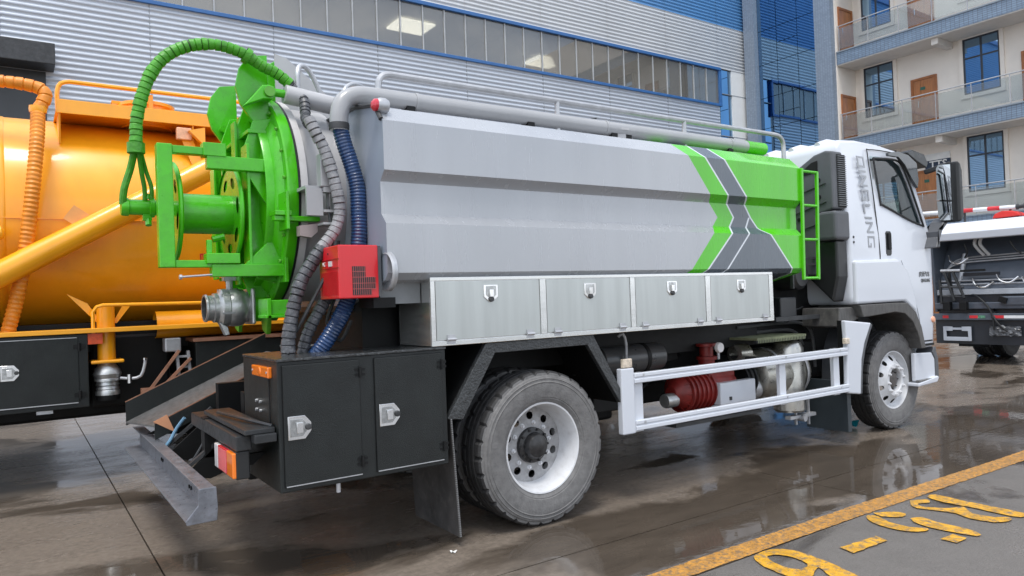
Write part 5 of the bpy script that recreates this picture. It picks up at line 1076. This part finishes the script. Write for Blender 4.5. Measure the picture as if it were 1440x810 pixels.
for z in (1.22, .80):
    q = MB(); q.cyl((-2.415, 3.562, z-.035), (-2.415, 3.562, z+.035), .012, 8).box(-2.46, -2.37, 3.568, 3.573, z-.02, z+.02); q.build('hinge', deepblack, LK, smooth=0)
MB().box(-2.74, -2.62, 3.6, 3.68, .655, .685).build('locker_foot', galv, LK, smooth=0)
OV = MB().cyl((-2.19, 3.72, 1.58), (-2.19, 3.72, 1.08), .074, 24).build('drain_pipe', orange, O)
MB().box(-2.325, -2.06, 3.6, 3.84, 1.055, 1.085).build('drain_flange', orange, OV, smooth=0, bevel=.01)
MB().lathe((-2.19, 3.72, 1.055), (0, 0, -1), [(.07, 0), (.075, .02), (.105, .06), (.118, .10), (.105, .14), (.108, .145), (.108, .165), (.088, .17), (.095, .20), (.085, .21), (.095, .235), (.088, .24), (.10, .26), (.10, .29)], 28).build('drain_valve', alloy, OV)
MB().lathe((-2.19, 3.72, .765), (0, 0, -1), [(.10, 0), (.095, .045), (0, .05)], 24).build('drain_cap', deepblack, OV)
MB().tube(spline([(-2.09, 3.66, .91), (-2.0, 3.62, .90), (-1.93, 3.60, .92), (-1.90, 3.60, 1.0), (-1.89, 3.60, 1.06)], .03), .014, 8).build('valve_lever', galv, OV)
m_ = MB(); m_.lathe((-1.89, 3.60, 1.07), (0, 0, 1), [(0, -.02), (.02, -.012), (.02, .012), (0, .02)], 10).cyl((-2.02, 3.62, .86), (-2.02, 3.62, .94), .022, 8); m_.build('lever_knob', chrome, OV)
MB().prism([(-2.49, 1.69), (-2.33, 1.60), (-2.22, 1.42), (-2.24, 1.40)], 'xz', 3.74, 3.755).build('gusset', orange, O, smooth=0)
MB().prism([(-1.96, 1.60), (-2.05, 1.57), (-2.13, 1.42), (-2.10, 1.41)], 'xz', 3.74, 3.755).build('gusset', orange, O, smooth=0)
MB().tube([(-2.30, 3.60, 1.33), (-2.30, 3.60, 1.52), (-2.27, 3.60, 1.565), (-2.22, 3.60, 1.58), (-.9, 3.60, 1.57)], .016, 8).build('guard_rail', orange, O)
MB().box(-2.35, -2.23, 3.585, 3.60, 1.235, 1.33).build('warning_plate', M('red orange plate', (.6, .08, .02), .4, var=.3, vs=30), O, smooth=0)
text('吸 污', .13, redletter, 'tank_lettering', frame((-1.21, 3.80, 2.0), (1, 0, 0), (0, 0, 1)), O, .004, .003)
FT = MB().lathe((.55, 4.0, .80), (1, 0, 0), [(0, 0), (.26, .01), (.32, .05), (.33, .1), (.33, 1.25), (.32, 1.3), (.26, 1.34), (0, 1.35)], 32).build('gap_filler_tank', M('dull black tank', (.015, .016, .017), .4), O)  # tank added to cover the bright gap under the trucks
for x in (.85, 1.6): MB().lathe((x, 4.0, .80), (1, 0, 0), [(.332, 0), (.336, .005), (.336, .05), (.332, .055)], 32).build('tank_strap', darksteel, FT)
m_ = MB(); m_.box(2.05, 3.35, 3.62, 4.3, .40, 1.25); m_.build('side_locker', black, O, smooth=0, bevel=.008)  # extra locker, added to cover the bright gap under the trucks
MB().box(.4, 3.3, 5.3, 6.05, .40, 1.25).build('side_locker', black, O, smooth=0, bevel=.008)  # same on the far side, added against the bright gap
MB().box(-4.4, -1.6, 4.35, 5.95, .50, 1.30).build('underframe_dark_mass', deepblack, O, smooth=0, bevel=.03)  # dark mass added for the black underframe, closes the light gap
MB().box(-2.3, -1.62, 3.98, 4.35, .62, 1.30).build('valve_backing_mass', deepblack, O, smooth=0, bevel=.03)  # more added dark mass, blacks out the view behind the drain valve
MB().box(-.3, .45, 4.2, 5.6, .45, 1.1).build('gearbox', deepblack, O, smooth=0, bevel=.04)
# rear equipment of the tanker seen over the chute
EB = MB().box(-1.45, -.5, 3.62, 4.2, .62, 1.20).build('rear_box', black, O, smooth=0, bevel=.006)
MB().box(-1.47, -.48, 3.60, 4.22, 1.20, 1.235).build('box_lid', copper, EB, smooth=0, bevel=.004)
FLD = MB().box(-1.72, -1.58, 3.60, 3.75, 1.12, 1.25).build('folding_step', galv, O, smooth=0, bevel=.012)
for a_, b_, mt in (((-1.60, 3.6, 1.13), (-1.86, 3.6, .78), copper), ((-1.50, 3.6, 1.05), (-1.80, 3.6, .75), copper), ((-1.62, 3.62, 1.15), (-1.60, 3.62, .80), galv), ((-1.52, 3.62, 1.12), (-1.50, 3.62, .80), galv)): MB().bar(a_, b_, .025, .03, up=(0, 1, 0)).build('step_bar', mt, FLD, smooth=0)
for z in (.86, .97, 1.07): MB().bar((-1.61, 3.62, z), (-1.50, 3.62, z), .02, .02).build('step_rung', galv, FLD, smooth=0)
MB().box(-1.93, -1.72, 3.58, 3.66, .74, .80).build('step_tread', copper, FLD, smooth=0)
m_ = MB()
for y in (4.45, 5.2): m_.box(-4.6, 5.0, y, y+.08, .85, 1.15)
m_.build('chassis_frame', deepblack, O, smooth=0)
MB().box(-4.5, 2.4, 4.0, 5.7, 1.15, 1.42).build('subframe', deepblack, O, smooth=0)
for x in (-1.0, 4.05):
    wheel(O, x, 3.66, 1, 'rear' if x < 0 else 'front'); wheel(O, x, 6.08, -1, 'rear' if x < 0 else 'front')
MB().cyl((-1.0, 3.9, .51), (-1.0, 5.9, .51), .08, 12).build('rear_axle', deepblack, O); MB().cyl((4.05, 3.9, .51), (4.05, 5.9, .51), .07, 12).build('front_axle', deepblack, O)
OCB = MB().prism([(3.2, 1.1), (3.5, 1.1), (3.6, 1.2), (4.5, 1.2), (4.65, .8), (5.15, .8), (5.2, 1.9), (4.95, 2.75), (4.7, 2.85), (3.3, 2.85), (3.2, 2.75)], 'xz', 3.66, 6.08).build('cab', orange, O, smooth=0, bevel=.05, seg=3)
for y in (3.652, 6.088): MB().prism([(3.75, 2.7), (4.6, 2.7), (4.92, 1.95), (3.75, 2.0)], 'xz', y-.004, y+.004).build('side_window', offglass, OCB, smooth=0)
MB().poly([(5.212, 3.85, 1.98), (5.212, 5.9, 1.98), (4.99, 5.9, 2.66), (4.99, 3.85, 2.66)]).build('windscreen', offglass, OCB, smooth=0)

# ================================================================== grey compactor truck at the right
G = empty('compactor_truck', (14, 1.65, 0), 'grey refuse compactor truck with white tail lid, seen from behind', 'truck')
GY0, GY1 = .42, 3.0
GB = MB().box(12.6, 17.0, GY0+.05, GY1-.05, .95, 2.42).build('hopper_body', M('pale truck body', (.42, .44, .47), .4, var=.1), G, smooth=0, bevel=.03)
MB().prism([(11.32, 2.27), (11.30, 2.40), (11.60, 2.60), (12.7, 2.66), (12.7, 2.58), (11.7, 2.40), (11.4, 2.26)], 'xz', GY0-.04, GY1+.06).build('tail_lid', white, G, smooth=0, bevel=.012)
for y in (GY0, GY1-.05): MB().prism([(11.55, .95), (11.45, 2.26), (12.7, 2.5), (12.7, .95)], 'xz', y, y+.05).build('tail_side', truckgrey, G, smooth=0, bevel=.01)
MB().prism([(11.62, 1.36), (11.95, 2.02), (12.2, 2.35), (12.25, 2.35), (12.0, 2.0), (11.68, 1.36)], 'xz', GY0+.05, GY1-.05).build('packer_panel', truckgrey, G, smooth=0, bevel=.01)
MB().box(11.56, 11.9, GY0+.03, GY1-.03, 1.26, 1.36).build('sill_strip', M('pale sill', (.40, .43, .47), .3, var=.15), G, smooth=0, bevel=.01)
MB().box(11.60, 12.6, GY0+.05, GY1-.05, .9, 1.25).build('lower_tail', M('dark slate', (.022, .026, .033), .35, var=.2), G, smooth=0)
MB().box(11.50, 11.60, GY0+.02, GY1-.02, 1.0, 1.12).build('tail_bar', truckgrey, G, smooth=0, bevel=.015)
for k in range(3): MB().tube(spline([(11.72+.03*k, GY1-.1, 1.66), (11.74+.03*k, GY1-.25, 1.80+.035*k), (11.78+.03*k, GY1-.5, 1.86+.045*k), (11.80+.03*k, 1.9, 1.88+.045*k), (11.80+.03*k, 1.3, 1.90+.045*k), (11.78, .7, 1.9+.04*k)], .08), .014, 8).build('hydraulic_pipe', galv, G)
for y in (2.26, 2.17): ribbed([(11.62, y, 2.30), (11.60, y+.02, 2.18), (11.68, y-.02, 2.06), (11.75, y-.06, 1.98)], .028, .03, .12, 10).build('hydraulic_hose', M('pale hose', (.5, .5, .5), .5), G)
for pts in ([(11.7, 2.5, 2.2), (11.72, 2.46, 2.05), (11.75, 2.52, 1.95)], [(11.7, 1.75, 2.2), (11.72, 1.68, 2.05), (11.75, 1.60, 1.97)], [(11.6, 2.0, 1.0), (11.45, 1.95, .85), (11.42, 1.85, .7), (11.45, 1.75, .6)], [(11.6, 2.4, 1.28), (11.5, 2.2, 1.2), (11.45, 2.0, .95), (11.44, 1.95, .62)]): MB().tube(spline(pts, .05), .016, 8).build('hydraulic_hose', blplastic, G)
for k, (y, z) in enumerate(((2.75, 2.0), (2.35, 1.55), (1.95, 1.62), (1.55, 1.55), (1.2, 1.6))): MB().tube(spline([(11.62, y, z), (11.55, y-.08, z-.12), (11.56, y-.22, z-.16), (11.62, y-.34, z-.06)], .04), .017, 8).build('hydraulic_pipe', chrome, G)
for y in (2.62, 1.52): MB().cyl((11.70, y, 1.40), (11.86, y-.06, 2.02), .045, 14).build('ram_cylinder', galv, G); MB().cyl((11.66, y+.01, 1.28), (11.70, y, 1.40), .025, 12).build('ram_rod', chrome, G)
for z in (1.45, 1.52): MB().cyl((11.66, GY1-.06, z), (11.66, GY0+.06, z), .018, 8).build('cross_pipe', galv, G)
MB().box(11.60, 11.64, 1.9, 2.5, 1.60, 1.66).build('spreader_bar', M('dark slate', (.022, .026, .033)), G, smooth=0)
# bin-lift linkage
LKG = MB().cyl((11.42, 2.80, 1.72), (11.42, 2.46, 1.71), .028, 12).build('bin_lift', galv, G)
for a_, b_ in (((11.42, 2.74, 1.70), (11.35, 2.55, 1.15)), ((11.42, 2.60, 1.70), (11.35, 2.38, 1.20)), ((11.40, 2.82, 1.55), (11.36, 2.78, 1.10)), ((11.42, 2.66, 1.70), (11.50, 2.66, 1.3))): MB().bar(a_, b_, .04, .05, up=(1, 0, 0)).build('lift_arm', blplastic, LKG, smooth=0, bevel=.008)
for z in (1.25, 1.42): MB().cyl((11.38, 2.80, z), (11.38, 2.40, z-.02), .018, 8).build('lift_cross_bar', darksteel, LKG)
for y in (2.70, 2.42): MB().box(11.34, 11.46, y-.06, y+.06, .98, 1.14).build('lift_foot', deepblack, LKG, smooth=0, bevel=.01)
MB().box(11.4, 11.44, 2.05, 2.62, 1.68, 1.72).build('lift_tie', deepblack, LKG, smooth=0)
MB().box(11.48, 11.62, 1.0, 1.86, 1.06, 1.22).build('tail_step', truckgrey, G, smooth=0, bevel=.02)
MB().bar((11.44, 1.86, 1.18), (11.44, 1.74, 1.14), .05, .10).build('step_hook', deepblack, G, smooth=0)
# bumper with reflective tape, plate holder, film
BM = MB().box(11.46, 11.56, GY0, GY1, .80, .92).build('tail_bumper', truckgrey, G, smooth=0, bevel=.01)
tapew = M('tape white', (.72, .74, .76), .3, var=.1); taper = M('tape red', (.60, .03, .04), .3, var=.1)
for y0_, y1_, mt in ((2.72, 2.82, taper), (2.22, 2.36, taper), (2.10, 2.22, M('plate green', (.10, .25, .16), .5, var=.6, vs=40)), (1.80, 1.97, taper), (1.62, 1.80, tapew), (1.20, 1.40, taper), (1.40, 1.62, tapew), (.5, .8, tapew), (.8, 1.2, taper)): MB().box(11.455, 11.461, y0_, y1_, .835, .885).build('reflective_tape', mt, BM, smooth=0)
m_ = MB(); m_.box(11.45, 11.47, 2.34, 2.39, .42, .68).box(11.45, 11.47, 2.77, 2.82, .42, .68).box(11.45, 11.47, 2.39, 2.77, .42, .49).box(11.45, 11.47, 2.39, 2.50, .60, .68).box(11.45, 11.47, 2.66, 2.77, .60, .68).box(11.45, 11.47, 2.50, 2.66, .62, .66)
m_.build('plate_holder', M('pale plate frame', (.42, .45, .50), .4), G, smooth=0, bevel=.004)
MB().box(11.52, 11.6, GY0+.1, GY1-.02, .36, .80).build('rear_valance', M('dark slate', (.022, .026, .033)), G, smooth=0)
random.seed(21); m_ = MB(); ny, nz_ = 12, 6; vs = [(11.49+random.uniform(-.025, .01), 1.55+.5*i/ny, .52+.18*j/nz_+random.uniform(-.02, .02)) for i in range(ny+1) for j in range(nz_+1)]
m_.mesh(vs, [(i*(nz_+1)+j, (i+1)*(nz_+1)+j, (i+1)*(nz_+1)+j+1, i*(nz_+1)+j+1) for i in range(ny) for j in range(nz_)]); m_.build('plastic_wrap', plastictarp, G, smooth=0)
m_ = MB()
for y in (1.1, 1.9): m_.box(11.9, 17.5, y, y+.09, .7, .95)
m_.build('chassis_frame', deepblack, G, smooth=0)
wheel(G, 13.3, GY0+.05, 1, 'rear', True); wheel(G, 13.3, GY1-.02, -1, 'rear', True)
MB().box(12.3, 12.36, GY0+.06, GY0+.6, .25, .95).build('mud_flap', deepblack, G, smooth=0); MB().box(12.3, 12.36, GY1-.6, GY1-.06, .25, .95).build('mud_flap', deepblack, G, smooth=0)
MB().prism([(17.3, .7), (19.2, .7), (19.2, 1.8), (18.9, 2.5), (17.3, 2.5)], 'xz', GY0, GY1).build('cab', white, G, smooth=0, bevel=.06, seg=3)
# warning pole and red cover on top of the lid
PL = MB().cyl((11.75, GY1+.6, 2.865), (11.75, 1.62, 2.79), .038, 14).build('warning_pole', tapew, G)
pa, pb = V(11.75, GY1+.6, 2.865), V(11.75, 1.62, 2.79)
for t0, t1 in ((.05, .16), (.34, .48), (.54, .64), (.76, .86)): MB().cyl(pa.lerp(pb, t0), pa.lerp(pb, t1), .0395, 14).build('red_band', taper, PL)
m_ = MB(); m_.lathe((11.75, 1.64, 2.79), (0, -1, 0), [(.05, 0), (.05, .03), (.035, .04), (.035, .12), (.055, .12), (.055, .17), (.03, .18), (.03, 1.0)], 14); m_.build('pole_end', darksteel, PL)
m_ = MB(); m_.prism([(2.02, 2.62), (1.98, 2.70), (1.86, 2.745), (1.70, 2.73), (1.60, 2.69), (1.57, 2.63)], 'yz', 11.7, 11.95); m_.build('red_cover', M('red cover', (.65, .03, .025), .4, var=.1), G, smooth=0, bevel=.02)
for y in (2.9, 2.5, 1.75): MB().bar((11.78, y, 2.58), (11.78, y, 2.80), .03, .03).build('pole_stand', darksteel, G, smooth=0)
MB().box(12.8, 16.9, .7, 2.5, 2.42, 2.56).build('roof_gear', M('blue grey deck', (.12, .17, .22), .4), G, smooth=0, bevel=.02)

# ================================================================== litter
random.seed(4)
def scrap(c, s, h, mat, name, lab, cat, n=5):
    vs = []; fs = []
    for i in range(n):
        for j in range(n): vs.append((c[0]+s[0]*(i/(n-1)-.5)+random.uniform(-.1, .1)*s[0], c[1]+s[1]*(j/(n-1)-.5)+random.uniform(-.1, .1)*s[1], .003+h*random.random()))
    for i in range(n-1):
        for j in range(n-1): fs.append((i*n+j, (i+1)*n+j, (i+1)*n+j+1, i*n+j+1))
    o = MB().mesh(vs, fs).build(name, mat, None, smooth=0); tag(o, lab, cat); return o
scrap((4.42, .66), (.16, .42), .10, teal, 'plastic_bag', 'crumpled teal plastic wrapper lying beside the front wheel', 'wrapper')
scrap((-.74, -.03), (.035, .03), .015, whiteletter, 'paper_scrap', 'tiny white paper scrap on wet concrete beside the rear mud flap', 'scrap', 4)
